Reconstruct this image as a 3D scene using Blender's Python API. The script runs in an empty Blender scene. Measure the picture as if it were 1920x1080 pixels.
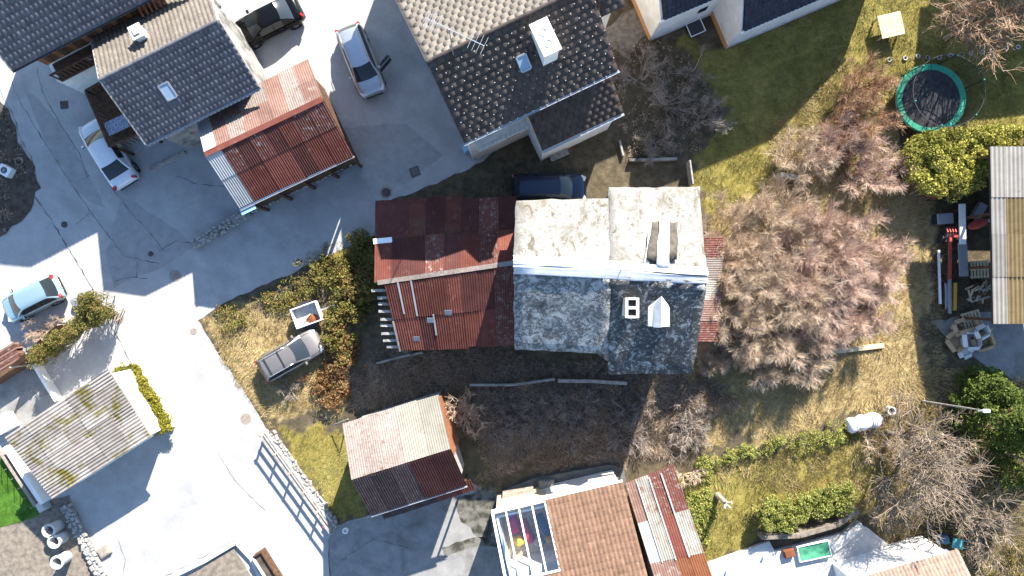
import bpy, bmesh, math, random
import numpy as np
from mathutils import Vector, Matrix
random.seed(7); rng = np.random.default_rng(11)
scene = bpy.context.scene
C = scene.collection
R = math.radians
# ------------------------------------------------------------------ camera, sky, sun, exposure
HC = 43.0; PPM = 30.0
cam = bpy.data.cameras.new('camera'); camo = bpy.data.objects.new('camera', cam); C.objects.link(camo)
camo.location = (0, 0, HC); camo.rotation_euler = (0, 0, 0)
cam.sensor_width = 36; cam.lens = 36*HC/64.0; cam.clip_start = 0.5; cam.clip_end = 2000
scene.camera = camo
SUN_EL = R(31); SX, SY = .335, .942            # horizontal direction towards the sun
world = bpy.data.worlds.new('World'); scene.world = world; world.use_nodes = True
wn = world.node_tree.nodes; wl = world.node_tree.links
sky = wn.new('ShaderNodeTexSky'); sky.sky_type = 'NISHITA'; sky.sun_disc = False
sky.sun_elevation = SUN_EL; sky.sun_rotation = math.atan2(SX, SY)
sky.air_density = 1.0; sky.dust_density = .3; sky.ozone_density = 3.0
wl.new(sky.outputs[0], wn['Background'].inputs[0]); wn['Background'].inputs[1].default_value = .108
sl = bpy.data.lights.new('sun', 'SUN'); so = bpy.data.objects.new('sun', sl); C.objects.link(so)
sl.energy = 5.0; sl.angle = R(.5); sl.color = (1, .955, .88)
so.location = (10, 30, 40)
so.rotation_euler = Vector((-SX*math.cos(SUN_EL), -SY*math.cos(SUN_EL), -math.sin(SUN_EL))).to_track_quat('-Z', 'Y').to_euler()
scene.view_settings.view_transform = 'Standard'; scene.view_settings.look = 'None'
scene.view_settings.gamma = 1; scene.view_settings.use_curve_mapping = False
scene.view_settings.exposure = 1.88

# ------------------------------------------------------------------ helpers
def W(px, py, z=0.0):
    """where the sight line of a photograph pixel meets the height z"""
    f = (HC-z)/HC/PPM
    return Vector(((px-960)*f, (540-py)*f, z))
def PX(v):
    f = HC/(HC-v[2])*PPM
    return (960+v[0]*f, 540-v[1]*f)

def tag(o, label=None, cat=None, group=None, kind=None):
    if label: o['label'] = label
    if cat: o['category'] = cat
    if group: o['group'] = group
    if kind: o['kind'] = kind
    return o
def thing(name, label, cat, loc=(0, 0, 0), rz=0.0, group=None):
    o = bpy.data.objects.new(name, None); C.objects.link(o)
    o.location = loc; o.rotation_euler = (0, 0, rz); o.empty_display_size = .3
    return tag(o, label, cat, group)
def link(name, me, parent=None, mat=None, matrix=None):
    o = bpy.data.objects.new(name, me); C.objects.link(o)
    if mat is not None and not me.materials: me.materials.append(mat)
    if parent is not None: o.parent = parent
    if matrix is not None: o.matrix_local = matrix
    return o
def np_mesh(name, V, F, smooth=False):
    V = np.asarray(V, dtype=np.float32).reshape(-1, 3); F = np.asarray(F, dtype=np.int32)
    me = bpy.data.meshes.new(name); k = F.shape[1]; m = F.shape[0]
    me.vertices.add(len(V)); me.vertices.foreach_set('co', V.ravel())
    me.loops.add(m*k); me.loops.foreach_set('vertex_index', F.ravel())
    me.polygons.add(m); me.polygons.foreach_set('loop_start', np.arange(0, m*k, k, dtype=np.int32))
    me.polygons.foreach_set('loop_total', np.full(m, k, dtype=np.int32))
    if smooth: me.polygons.foreach_set('use_smooth', np.ones(m, dtype=bool))
    me.update(calc_edges=True); me.validate()
    return me

class G:
    """collects shapes for ONE mesh"""
    def __init__(s): s.v = []; s.f = []
    def add(s, vs, fs):
        n = len(s.v); s.v += [tuple(v) for v in vs]; s.f += [tuple(i+n for i in f) for f in fs]; return s
    def box(s, c, d, rot=None, taper=1.0):
        x, y, z = d[0]/2, d[1]/2, d[2]/2; vs = []
        for sz in (-1, 1):
            t = taper if sz > 0 else 1
            for sx, sy in ((-1, -1), (1, -1), (1, 1), (-1, 1)):
                p = Vector((sx*x*t, sy*y*t, sz*z))
                if rot is not None: p = rot @ p
                vs.append(p+Vector(c))
        return s.add(vs, [(3, 2, 1, 0), (4, 5, 6, 7), (0, 1, 5, 4), (1, 2, 6, 5), (2, 3, 7, 6), (3, 0, 4, 7)])
    def beam(s, a, b, w, h, up=(0, 0, 1)):
        a = Vector(a); b = Vector(b); d = (b-a); L = d.length; d.normalize(); u = Vector(up)
        sd = u.cross(d)
        if sd.length < 1e-4: sd = Vector((1, 0, 0)).cross(d)
        sd.normalize(); u2 = d.cross(sd)
        return s.box((a+b)/2, (L, w, h), Matrix((d, sd, u2)).transposed())
    def tube(s, pts, r, n=8, cap=True):
        pts = [Vector(p) for p in pts]; k = len(pts); rr = r if hasattr(r, '__len__') else [r]*k
        vs = []; ref = Vector((.31, .27, .91))
        for i, p in enumerate(pts):
            t = (pts[min(i+1, k-1)]-pts[max(i-1, 0)]).normalized()
            a = t.cross(ref)
            if a.length < .05: a = t.cross(Vector((1, 0, 0)))
            a.normalize(); b = t.cross(a)
            for j in range(n):
                q = 2*math.pi*j/n; vs.append(p+(a*math.cos(q)+b*math.sin(q))*rr[i])
        fs = [(i*n+j, i*n+(j+1) % n, (i+1)*n+(j+1) % n, (i+1)*n+j) for i in range(k-1) for j in range(n)]
        if cap: fs += [tuple(range(n))[::-1], tuple(range((k-1)*n, k*n))]
        return s.add(vs, fs)
    def lathe(s, prof, n=24, c=(0, 0, 0), axis='z', closed=False):
        vs = []; k = len(prof); c = Vector(c)
        for r, z in prof:
            for j in range(n):
                q = 2*math.pi*j/n
                p = (r*math.cos(q), r*math.sin(q), z) if axis == 'z' else ((r*math.cos(q), z, r*math.sin(q)) if axis == 'y' else (z, r*math.cos(q), r*math.sin(q)))
                vs.append(Vector(p)+c)
        kk = k if closed else k-1
        fs = [(i*n+j, i*n+(j+1) % n, ((i+1) % k)*n+(j+1) % n, ((i+1) % k)*n+j) for i in range(kk) for j in range(n)]
        if not closed: fs += [tuple(range(n))[::-1], tuple(range((k-1)*n, k*n))]
        return s.add(vs, fs)
    def prism(s, poly, z0, z1):
        """poly: list of (x,y); z0,z1 numbers"""
        n = len(poly); area = sum(poly[i][0]*poly[(i+1) % n][1]-poly[(i+1) % n][0]*poly[i][1] for i in range(n))
        if area < 0: poly = poly[::-1]
        vs = [(p[0], p[1], z0) for p in poly]+[(p[0], p[1], z1) for p in poly]
        return s.add(vs, [tuple(range(n))[::-1], tuple(range(n, 2*n))]+[(i, (i+1) % n, n+(i+1) % n, n+i) for i in range(n)])
    def extrude_x(s, prof, x0, x1):
        """profile of (y,z) extruded along x"""
        n = len(prof); vs = [(x0, p[0], p[1]) for p in prof]+[(x1, p[0], p[1]) for p in prof]
        return s.add(vs, [tuple(range(n)), tuple(range(n, 2*n))[::-1]]+[(i, n+i, n+(i+1) % n, (i+1) % n) for i in range(n)])
    def obj(s, name, mat, parent=None, smooth=False, bevel=0.0, fix=True):
        me = bpy.data.meshes.new(name); me.from_pydata(s.v, [], s.f)
        bm = bmesh.new(); bm.from_mesh(me)
        if fix: bmesh.ops.recalc_face_normals(bm, faces=bm.faces)
        big = [f for f in bm.faces if len(f.verts) > 4]
        if bevel > 0:
            bmesh.ops.bevel(bm, geom=[e for e in bm.edges if len(e.link_faces) == 2 and e.calc_face_angle(0) > .6], offset=bevel, segments=1, affect='EDGES', profile=.5)
            big = [f for f in bm.faces if len(f.verts) > 4]
        if big: bmesh.ops.triangulate(bm, faces=big)
        bm.to_mesh(me); bm.free()
        if smooth: me.polygons.foreach_set('use_smooth', [True]*len(me.polygons))
        return link(name, me, parent, mat)

# ------------------------------------------------------------------ materials
class NT:
    def __init__(s, name):
        s.m = bpy.data.materials.new(name); s.m.use_nodes = True; s.t = s.m.node_tree
        s.b = s.t.nodes['Principled BSDF']; s._pos = None
    def n(s, typ, **kw):
        o = s.t.nodes.new(typ)
        for k, v in kw.items(): setattr(o, k, v)
        return o
    def l(s, a, b): s.t.links.new(a, b)
    def pos(s):
        if s._pos is None: s._pos = s.n('ShaderNodeNewGeometry')
        return s._pos.outputs['Position']
    def noise(s, scale, detail=4, rough=.55, dist=0.0, vec=None, stretch=None):
        o = s.n('ShaderNodeTexNoise'); o.inputs['Scale'].default_value = scale; o.inputs['Detail'].default_value = detail
        o.inputs['Roughness'].default_value = rough; o.inputs['Distortion'].default_value = dist
        v = vec or s.pos()
        if stretch is not None:
            mp = s.n('ShaderNodeMapping'); s.l(v, mp.inputs[0]); mp.inputs['Rotation'].default_value = (0, 0, stretch[0]); mp.inputs['Scale'].default_value = stretch[1]; v = mp.outputs[0]
        s.l(v, o.inputs['Vector']); return o.outputs['Fac']
    def ramp(s, fac, stops):
        o = s.n('ShaderNodeValToRGB'); e = o.color_ramp.elements
        while len(e) < len(stops): e.new(.5)
        for i, (p, c) in enumerate(stops):
            e[i].position = p; e[i].color = (c[0], c[1], c[2], 1) if hasattr(c, '__len__') else (c, c, c, 1)
        s.l(fac, o.inputs[0]); return o.outputs[0]
    def mix(s, fac, a, b, mode='MIX'):
        o = s.n('ShaderNodeMix', data_type='RGBA', blend_type=mode)
        for inp, v in ((0, fac), (6, a), (7, b)):
            if hasattr(v, 'is_linked') or hasattr(v, 'links'): s.l(v, o.inputs[inp])
            elif inp == 0: o.inputs[0].default_value = v
            else: o.inputs[inp].default_value = (*v, 1) if len(v) == 3 else v
        return o.outputs[2]
    def col(s, c):
        if hasattr(c, 'links'): s.l(c, s.b.inputs['Base Color'])
        else: s.b.inputs['Base Color'].default_value = (*c, 1)
    def bump(s, h, strength=.4, dist=.02):
        o = s.n('ShaderNodeBump'); o.inputs['Strength'].default_value = strength; o.inputs['Distance'].default_value = dist
        s.l(h, o.inputs['Height']); s.l(o.outputs[0], s.b.inputs['Normal'])
    def rough(s, r, metal=0.0, spec=.5):
        s.b.inputs['Roughness'].default_value = r; s.b.inputs['Metallic'].default_value = metal
        s.b.inputs['Specular IOR Level'].default_value = spec; return s
def mottled(name, a, b, scale=3, lo=.35, hi=.65, rough=.85, fine=None, bump=.25, bscale=None, c=None, cs=.4, clo=.5, chi=.62, spec=.3, metal=0.0, isl=0.0, detail=5):
    t = NT(name); k = t.ramp(t.noise(scale, detail, .6), [(lo, a), (hi, b)])
    if c is not None: k = t.mix(t.ramp(t.noise(cs, 5, .65, .3), [(clo, 0.0), (chi, 1.0)]), k, c)
    if fine: k = t.mix(fine, k, t.ramp(t.noise(scale*14, 2), [(.3, .55), (.7, 1.0)]), 'MULTIPLY')
    if isl:
        g = t.n('ShaderNodeNewGeometry'); k = t.mix(isl, k, t.ramp(g.outputs['Random Per Island'], [(0, .25), (1, 1.35)]), 'MULTIPLY')
    t.col(k); t.rough(rough, metal, spec)
    if bump: t.bump(t.noise(bscale or scale*4, 4), bump)
    return t.m
def flat(name, c, rough=.6, metal=0.0, spec=.5, coat=0.0):
    t = NT(name); k = t.mix(.25, c, t.ramp(t.noise(5, 4), [(.3, .7), (.7, 1.15)]), 'MULTIPLY'); t.col(k); t.rough(rough, metal, spec)
    if coat: t.b.inputs['Coat Weight'].default_value = coat; t.b.inputs['Coat Roughness'].default_value = .05
    return t.m

MT = {}
MT['asphalt'] = mottled('asphalt', (.315, .305, .29), (.385, .375, .36), 1.1, .3, .7, .93, .3, .25, 30, c=(.26, .255, .245), cs=.25, clo=.48, chi=.7)
MT['asphalt_patch'] = mottled('asphalt_patch', (.25, .245, .235), (.32, .31, .3), 2.2, .3, .7, .93, .35, .2, 30)
MT['crack'] = mottled('crack', (.05, .05, .047), (.12, .115, .1), 3, bump=0)
MT['concrete'] = mottled('concrete', (.19, .185, .175), (.27, .26, .245), 1.5, .3, .7, .9, .3, .2, 25, c=(.12, .112, .098), cs=.5, clo=.5, chi=.72)
MT['wetmoss'] = mottled('wet_moss', (.04, .038, .026), (.15, .14, .12), 1.6, .42, .58, detail=8, bump=.4, fine=.4)
MT['pale_concrete'] = mottled('pale_concrete', (.4, .385, .36), (.52, .5, .47), 2, fine=.25)
MT['iron'] = mottled('cast_iron', (.06, .05, .045), (.12, .1, .09), 9, rough=.7, metal=.3)
MT['ruststone'] = mottled('manhole_ring', (.2, .16, .13), (.3, .25, .21), 6)
MT['soil'] = mottled('soil', (.045, .033, .024), (.1, .078, .058), 2.5, fine=.5, bump=.6)
MT['soil_pale'] = mottled('soil_pale', (.13, .105, .08), (.24, .2, .155), 3.5, fine=.5, bump=.6, bscale=9)
MT['stone'] = mottled('stone', (.17, .16, .145), (.36, .345, .32), 5, fine=.4, bump=.5, isl=.3)
MT['white_wall'] = mottled('white_render', (.6, .58, .54), (.72, .7, .67), 2, rough=.9, bump=.1)
MT['cream_wall'] = mottled('cream_render', (.55, .49, .41), (.66, .6, .52), 1.5, rough=.9, bump=.1)
MT['grey_wall'] = mottled('grey_render', (.2, .19, .175), (.33, .315, .29), 1.5, fine=.3, c=(.1, .095, .085), cs=.7)
MT['orange_trim'] = flat('orange_trim', (.5, .24, .09), .8)
MT['white_paint'] = flat('white_paint', (.72, .72, .7), .5)
MT['gutter'] = flat('zinc_gutter', (.36, .38, .4), .45, .6)
MT['dark_metal'] = flat('dark_metal', (.045, .045, .05), .5, .4)
MT['steel'] = flat('steel', (.45, .46, .47), .4, .7)
MT['wood_dark'] = mottled('dark_timber', (.045, .024, .013), (.11, .055, .028), 4, rough=.8, bump=.3)
MT['wood_red'] = mottled('red_timber', (.17, .062, .025), (.28, .11, .05), 4, rough=.8)
MT['wood_grey'] = mottled('grey_timber', (.21, .19, .165), (.38, .35, .31), 5, rough=.9, fine=.3)
MT['wood_pale'] = mottled('pale_timber', (.42, .33, .2), (.56, .46, .31), 5, rough=.8, fine=.25)
MT['cardboard'] = mottled('cardboard', (.33, .22, .12), (.42, .3, .18), 3, rough=.9, bump=.05)
MT['box_white'] = flat('white_card', (.6, .6, .58), .8)
MT['yellow_paint'] = flat('ochre_paint', (.5, .25, .03), .6)
MT['red_paint'] = mottled('red_machine_paint', (.33, .04, .035), (.42, .07, .06), 4, rough=.5, c=(.16, .06, .04), cs=3, bump=.1)
MT['black'] = flat('black_rubber', (.02, .02, .02), .8)
MT['glass'] = NT('car_glass').rough(.08, 0, .45).m; MT['glass'].node_tree.nodes['Principled BSDF'].inputs['Base Color'].default_value = (.02, .026, .03, 1)
MT['roof_glass'] = NT('roof_glass').rough(.06, 0, 1).m; MT['roof_glass'].node_tree.nodes['Principled BSDF'].inputs['Base Color'].default_value = (.22, .3, .38, 1)

def clear_glass():
    t = NT('clear_pane'); tr = t.n('ShaderNodeBsdfTransparent'); gl = t.n('ShaderNodeBsdfGlossy'); gl.inputs['Roughness'].default_value = .03
    mx = t.n('ShaderNodeMixShader'); mx.inputs[0].default_value = .16; tr.inputs[0].default_value = (.86, .9, .92, 1)
    t.l(tr.outputs[0], mx.inputs[1]); t.l(gl.outputs[0], mx.inputs[2]); t.l(mx.outputs[0], t.n('ShaderNodeOutputMaterial').inputs[0])
    out = [n for n in t.t.nodes if n.type == 'OUTPUT_MATERIAL']; t.t.nodes.remove(out[0])
    return t.m
MT['clear'] = clear_glass()
def netting():
    t = NT('trampoline_net'); tr = t.n('ShaderNodeBsdfTransparent'); df = t.n('ShaderNodeBsdfDiffuse'); df.inputs[0].default_value = (.03, .03, .03, 1)
    mx = t.n('ShaderNodeMixShader'); mx.inputs[0].default_value = .3
    t.l(tr.outputs[0], mx.inputs[1]); t.l(df.outputs[0], mx.inputs[2])
    out = [n for n in t.t.nodes if n.type == 'OUTPUT_MATERIAL'][0]; t.l(mx.outputs[0], out.inputs[0]); return t.m
MT['net'] = netting()

def tile_mat(name, a, b, lichen, lam=.55, sc=2.2, rough=.7):
    t = NT(name); oi = t.n('ShaderNodeObjectInfo')
    k = t.ramp(t.noise(sc, 6, .65), [(.3, a), (.7, b)])
    k = t.mix(t.ramp(t.noise(9, 4, .7), [(lam, 0.0), (lam+.13, 1.0)]), k, lichen)
    g = t.n('ShaderNodeNewGeometry'); k = t.mix(.45, k, t.ramp(g.outputs['Random Per Island'], [(0, .6), (1, 1.3)]), 'MULTIPLY')
    k = t.mix(.4, k, t.ramp(oi.outputs['Random'], [(0, .65), (1, 1.3)]), 'MULTIPLY')
    t.col(k); t.rough(rough, 0, .08); t.bump(t.noise(28, 3), .25); return t.m
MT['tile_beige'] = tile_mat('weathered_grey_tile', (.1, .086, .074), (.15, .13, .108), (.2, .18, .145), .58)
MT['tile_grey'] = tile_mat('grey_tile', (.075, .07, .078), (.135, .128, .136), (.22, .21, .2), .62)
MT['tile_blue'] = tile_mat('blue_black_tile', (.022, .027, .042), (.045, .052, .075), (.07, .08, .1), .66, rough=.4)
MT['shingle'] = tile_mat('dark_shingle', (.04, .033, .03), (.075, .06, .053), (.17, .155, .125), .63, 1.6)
MT['tile_terra'] = tile_mat('terracotta_tile', (.1, .058, .038), (.145, .088, .06), (.22, .165, .115), .58)
MT['tile_pink'] = tile_mat('pink_tile', (.2, .13, .1), (.28, .2, .16), (.3, .26, .2), .6)

def sheet_mat(name, a, b, c, camt=.52, s1=1.2, s2=2.6, rough=.65, metal=0.0, sp=None):
    t = NT(name); oi = t.n('ShaderNodeObjectInfo')
    k = t.ramp(t.noise(s1, 6, .65), [(.3, a), (.7, b)])
    k = t.mix(t.ramp(t.noise(s2, 6, .7, .4), [(camt, 0.0), (camt+.14, 1.0)]), k, c)
    if sp: k = t.mix(t.ramp(t.noise(13, 3, .7), [(.56, 0.0), (.62, 1.0)]), k, sp)
    k = t.mix(.5, k, t.ramp(oi.outputs['Random'], [(0, .6), (1, 1.3)]), 'MULTIPLY')
    t.col(k); t.rough(max(rough, .85), metal, .04); t.bump(t.noise(20, 3), .15); return t.m
MT['rust'] = sheet_mat('rusty_sheet', (.1, .032, .024), (.145, .052, .039), (.19, .092, .066), .57)
MT['rust_dark'] = sheet_mat('dark_rust_sheet', (.062, .024, .021), (.095, .038, .032), (.14, .07, .055), .58)
MT['rust_patchy'] = sheet_mat('flaking_rust_sheet', (.095, .032, .024), (.14, .054, .04), (.22, .2, .18), .53, 2, 5, sp=(.06, .05, .045))
MT['rust_orange'] = sheet_mat('orange_rust_sheet', (.13, .045, .022), (.18, .075, .038), (.22, .16, .1), .62)
MT['galv'] = sheet_mat('galvanised_sheet', (.28, .285, .28), (.36, .36, .35), (.2, .14, .1), .66, rough=.5, metal=.2)
MT['galv_rust'] = sheet_mat('streaked_galvanised_sheet', (.2, .19, .165), (.26, .245, .21), (.13, .052, .028), .48, 1, .7, rough=.6)
MT['pink_white'] = sheet_mat('faded_pink_sheet', (.14, .08, .064), (.2, .125, .1), (.27, .22, .19), .56, 1, 2.6)
MT['beige_sheet'] = sheet_mat('lichened_beige_sheet', (.16, .125, .108), (.22, .185, .165), (.12, .08, .066), .52, 1.2, 4, sp=(.25, .23, .2))
MT['brown_sheet'] = sheet_mat('dull_brown_sheet', (.05, .034, .032), (.085, .058, .054), (.13, .11, .1), .56, 2, 6)
MT['cream_sheet'] = sheet_mat('cream_sheet', (.17, .158, .13), (.22, .205, .172), (.15, .115, .095), .56)
MT['fibre'] = sheet_mat('fibre_cement_sheet', (.2, .175, .152), (.29, .26, .23), (.12, .1, .02), .52, 1.5, .8, rough=.9)
MT['shed_sheet'] = sheet_mat('grey_shed_sheet', (.2, .182, .155), (.26, .238, .208), (.16, .125, .08), .6)
MT['shed_ochre'] = sheet_mat('ochre_shed_sheet', (.14, .098, .05), (.19, .14, .07), (.11, .068, .035), .56)
def lichen_roof(name, a, b, spots, lam, dark, stretch=None):
    t = NT(name); k = t.ramp(t.noise(1.0, 6, .65, .8), [(.32, a), (.68, b)])
    k = t.mix(t.ramp(t.noise(1.7, 8, .75, 1.0, stretch=stretch), [(lam, 0.0), (lam+.09, 1.0)]), k, spots)
    k = t.mix(t.ramp(t.noise(5.5, 6, .75, .6), [(lam+.03, 0.0), (lam+.1, 1.0)]), k, spots)
    k = t.mix(t.ramp(t.noise(.75, 8, .75, .6, stretch=stretch), [(.52, 0.0), (.66, 1.0)]), k, dark)
    k = t.mix(.45, k, t.ramp(t.noise(22, 4, .7), [(.3, .45), (.7, 1.2)]), 'MULTIPLY')
    t.col(k); t.rough(.95, 0, .1); t.bump(t.noise(6, 7, .75), .8, .06); return t.m
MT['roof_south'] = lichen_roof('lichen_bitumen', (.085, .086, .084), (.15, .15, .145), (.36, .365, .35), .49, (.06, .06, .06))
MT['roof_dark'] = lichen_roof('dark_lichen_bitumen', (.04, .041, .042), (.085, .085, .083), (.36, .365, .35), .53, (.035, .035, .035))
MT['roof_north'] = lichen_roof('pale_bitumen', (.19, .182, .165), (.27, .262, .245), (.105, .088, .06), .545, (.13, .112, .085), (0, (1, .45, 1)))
MT['membrane'] = mottled('pale_ridge_sheet', (.4, .41, .42), (.52, .53, .54), 2, rough=.6, bump=.15)

# vegetation materials
def leafmat(name, stops, tr=.25, sc=.8):
    t = NT(name); g = t.n('ShaderNodeNewGeometry')
    k = t.ramp(g.outputs['Random Per Island'], stops); k = t.mix(.55, k, t.ramp(t.noise(sc, 4), [(.3, .5), (.7, 1.35)]), 'MULTIPLY')
    t.col(k); t.rough(.75, 0, .15)
    df = t.n('ShaderNodeBsdfTranslucent'); t.l(k, df.inputs[0]); mx = t.n('ShaderNodeMixShader'); mx.inputs[0].default_value = tr
    out = [n for n in t.t.nodes if n.type == 'OUTPUT_MATERIAL'][0]
    t.l(t.b.outputs[0], mx.inputs[1]); t.l(df.outputs[0], mx.inputs[2]); t.l(mx.outputs[0], out.inputs[0]); return t.m
MT['twig_tan'] = leafmat('tan_twig', [(0, (.29, .195, .125)), (.6, (.57, .43, .305)), (1, (.7, .58, .44))], 0.0)
MT['twig_pink'] = leafmat('pink_twig', [(0, (.29, .17, .125)), (.55, (.54, .37, .28)), (1, (.68, .54, .43))], 0.0)
MT['twig_dull'] = leafmat('dull_twig', [(0, (.17, .12, .08)), (.6, (.33, .25, .175)), (1, (.48, .38, .28))], 0.0)
MT['twig_brown'] = leafmat('brown_twig', [(0, (0.225, 0.112, 0.060)), (.6, (0.405, 0.240, 0.135)), (1, (0.570, 0.405, 0.270))], 0.0)
MT['twig_grey'] = leafmat('grey_twig', [(0, (.175, .141, .115)), (.6, (.322, .262, .221)), (1, (.481, .412, .344))], 0.0)
MT['bark'] = leafmat('pale_bark', [(0, (0.300, 0.240, 0.180)), (1, (0.540, 0.435, 0.345))], 0.0)
MT['bark_dark'] = leafmat('brown_bark', [(0, (.13, .1, .075)), (1, (.25, .2, .155))], 0.0)
MT['leaf_bramble'] = leafmat('bramble_leaf', [(0, (.101, .101, .024)), (.5, (.169, .182, .041)), (.75, (.257, .203, .068)), (1, (.324, .162, .068))])
MT['leaf_rust'] = leafmat('rusty_leaf', [(0, (.161, .075, .034)), (.5, (.276, .132, .057)), (.8, (.333, .230, .103)), (1, (.149, .138, .040))])
MT['leaf_thuja'] = leafmat('thuja_leaf', [(0, (.203, .203, .041)), (.5, (.344, .333, .065)), (1, (.527, .456, .121))])
MT['leaf_box'] = leafmat('boxwood_leaf', [(0, (.145, .181, .029)), (.5, (.261, .290, .058)), (.85, (.420, .392, .116)), (1, (.435, .348, .189))])
MT['leaf_moss'] = leafmat('mossy_hedge_leaf', [(0, (0.162, 0.155, 0.016)), (.6, (0.270, 0.250, 0.027)), (1, (0.392, 0.324, 0.081))])
MT['leaf_pine'] = leafmat('evergreen_leaf', [(0, (.049, .083, .014)), (.6, (.098, .132, .025)), (1, (.166, .185, .044))])
MT['grass_green'] = leafmat('lawn_grass', [(0, (0.159, 0.153, 0.046)), (.6, (0.278, 0.255, 0.082)), (1, (0.407, 0.335, 0.146))], .2, .5)
MT['grass_dry'] = leafmat('dry_grass', [(0, (0.225, 0.158, 0.068)), (.5, (0.375, 0.285, 0.128)), (1, (0.540, 0.420, 0.225))], .2, .6)
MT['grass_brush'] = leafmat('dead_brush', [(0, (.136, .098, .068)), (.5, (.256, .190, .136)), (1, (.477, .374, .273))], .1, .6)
MT['turf'] = leafmat('artificial_turf', [(0, (.035, .1, .01)), (1, (.08, .17, .022))], .1, 2)

# ------------------------------------------------------------------ ground: one sheet
def inpoly(X, Y, poly):
    c = np.zeros(X.shape, bool); n = len(poly)
    for i in range(n):
        x1, y1 = poly[i]; x2, y2 = poly[(i+1) % n]
        k = ((y1 > Y) != (y2 > Y)) & (X < (x2-x1)*(Y-y1)/((y2-y1)+1e-9)+x1); c ^= k
    return c
_g = rng.random((64, 64))
def vnoise(X, Y, s):
    x = X*s+300; y = Y*s+300; xi = np.floor(x).astype(int); yi = np.floor(y).astype(int); fx = x-xi; fy = y-yi
    fx = fx*fx*(3-2*fx); fy = fy*fy*(3-2*fy)
    a = _g[xi % 64, yi % 64]; b = _g[(xi+1) % 64, yi % 64]; c = _g[xi % 64, (yi+1) % 64]; d = _g[(xi+1) % 64, (yi+1) % 64]
    return (a*(1-fx)+b*fx)*(1-fy)+(c*(1-fx)+d*fx)*fy
LAWN = [[(1250, 60), (1360, 95), (1580, 0), (1600, -80), (2100, -80), (2100, 262), (1700, 250), (1640, 200), (1590, 110), (1570, 240), (1490, 275), (1440, 285), (1480, 320), (1400, 370), (1320, 400), (1310, 300), (1350, 230), (1330, 160)],
        [(520, 815), (650, 800), (705, 965), (640, 985)], [(1270, 880), (1600, 800), (1650, 900), (1640, 960), (1420, 1000), (1330, 1060), (1300, 960)],
        [(560, 470), (700, 440), (700, 560), (620, 560)]]
DRY = [[(1320, 400), (1420, 350), (1700, 330), (1735, 300), (1738, 750), (1280, 852), (1330, 760), (1300, 700)],
       [(385, 600), (560, 560), (660, 600), (655, 760), (500, 795)], [(1290, 880), (1700, 770), (1700, 1000), (1600, 960), (1400, 900)],
       [(1560, 110), (1680, 130), (1680, 350), (1450, 340), (1430, 290)]]
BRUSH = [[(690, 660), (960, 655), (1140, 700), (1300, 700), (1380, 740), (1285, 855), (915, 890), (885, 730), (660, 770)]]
def mask(polys, X, Y):
    jx = X+(vnoise(X, Y, .9)-.5)*1.3+(vnoise(X, Y, 3.1)-.5)*.6; jy = Y+(vnoise(X+50, Y, .9)-.5)*1.3+(vnoise(X+50, Y, 3.1)-.5)*.6
    m = np.zeros(X.shape, bool)
    for p in polys: m |= inpoly(jx, jy, [((a-960)/30, (540-b)/30) for a, b in p])
    return m
gx = np.concatenate([[-900, -300, -100], np.arange(-40, 40.01, .25), [100, 300, 900]])
gy = np.concatenate([[-900, -300, -100], np.arange(-26, 28.01, .25), [100, 300, 900]])
GX, GY = np.meshgrid(gx, gy, indexing='ij'); nx, ny = GX.shape
idx = np.arange(nx*ny).reshape(nx, ny)
gF = np.stack([idx[:-1, :-1], idx[1:, :-1], idx[1:, 1:], idx[:-1, 1:]], -1).reshape(-1, 4)
gme = np_mesh('ground', np.stack([GX, GY, np.zeros_like(GX)], -1).reshape(-1, 3), gF)
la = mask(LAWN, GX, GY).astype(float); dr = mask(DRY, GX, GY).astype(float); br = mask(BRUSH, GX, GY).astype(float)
att = gme.color_attributes.new('cover', 'FLOAT_COLOR', 'POINT')
att.data.foreach_set('color', np.stack([la, dr, br, np.ones_like(la)], -1).ravel().astype(np.float32))
t = NT('ground_cover'); at = t.n('ShaderNodeVertexColor'); at.layer_name = 'cover'; sp = t.n('ShaderNodeSeparateColor'); t.l(at.outputs[0], sp.inputs[0])
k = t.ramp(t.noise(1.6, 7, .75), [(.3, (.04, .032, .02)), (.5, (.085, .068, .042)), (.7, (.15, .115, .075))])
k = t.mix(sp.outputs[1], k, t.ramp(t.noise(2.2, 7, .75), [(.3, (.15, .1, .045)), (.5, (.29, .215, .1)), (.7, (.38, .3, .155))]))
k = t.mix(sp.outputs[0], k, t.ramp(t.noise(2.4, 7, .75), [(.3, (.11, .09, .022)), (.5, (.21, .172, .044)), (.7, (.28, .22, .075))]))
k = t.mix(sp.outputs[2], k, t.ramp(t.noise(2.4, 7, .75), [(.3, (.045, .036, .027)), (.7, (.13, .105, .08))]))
t.col(k); t.rough(.97, 0, .1); t.bump(t.noise(9, 6, .75), .8, .06)
ground = link('ground', gme, None, t.m); ground['kind'] = 'structure'

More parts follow.
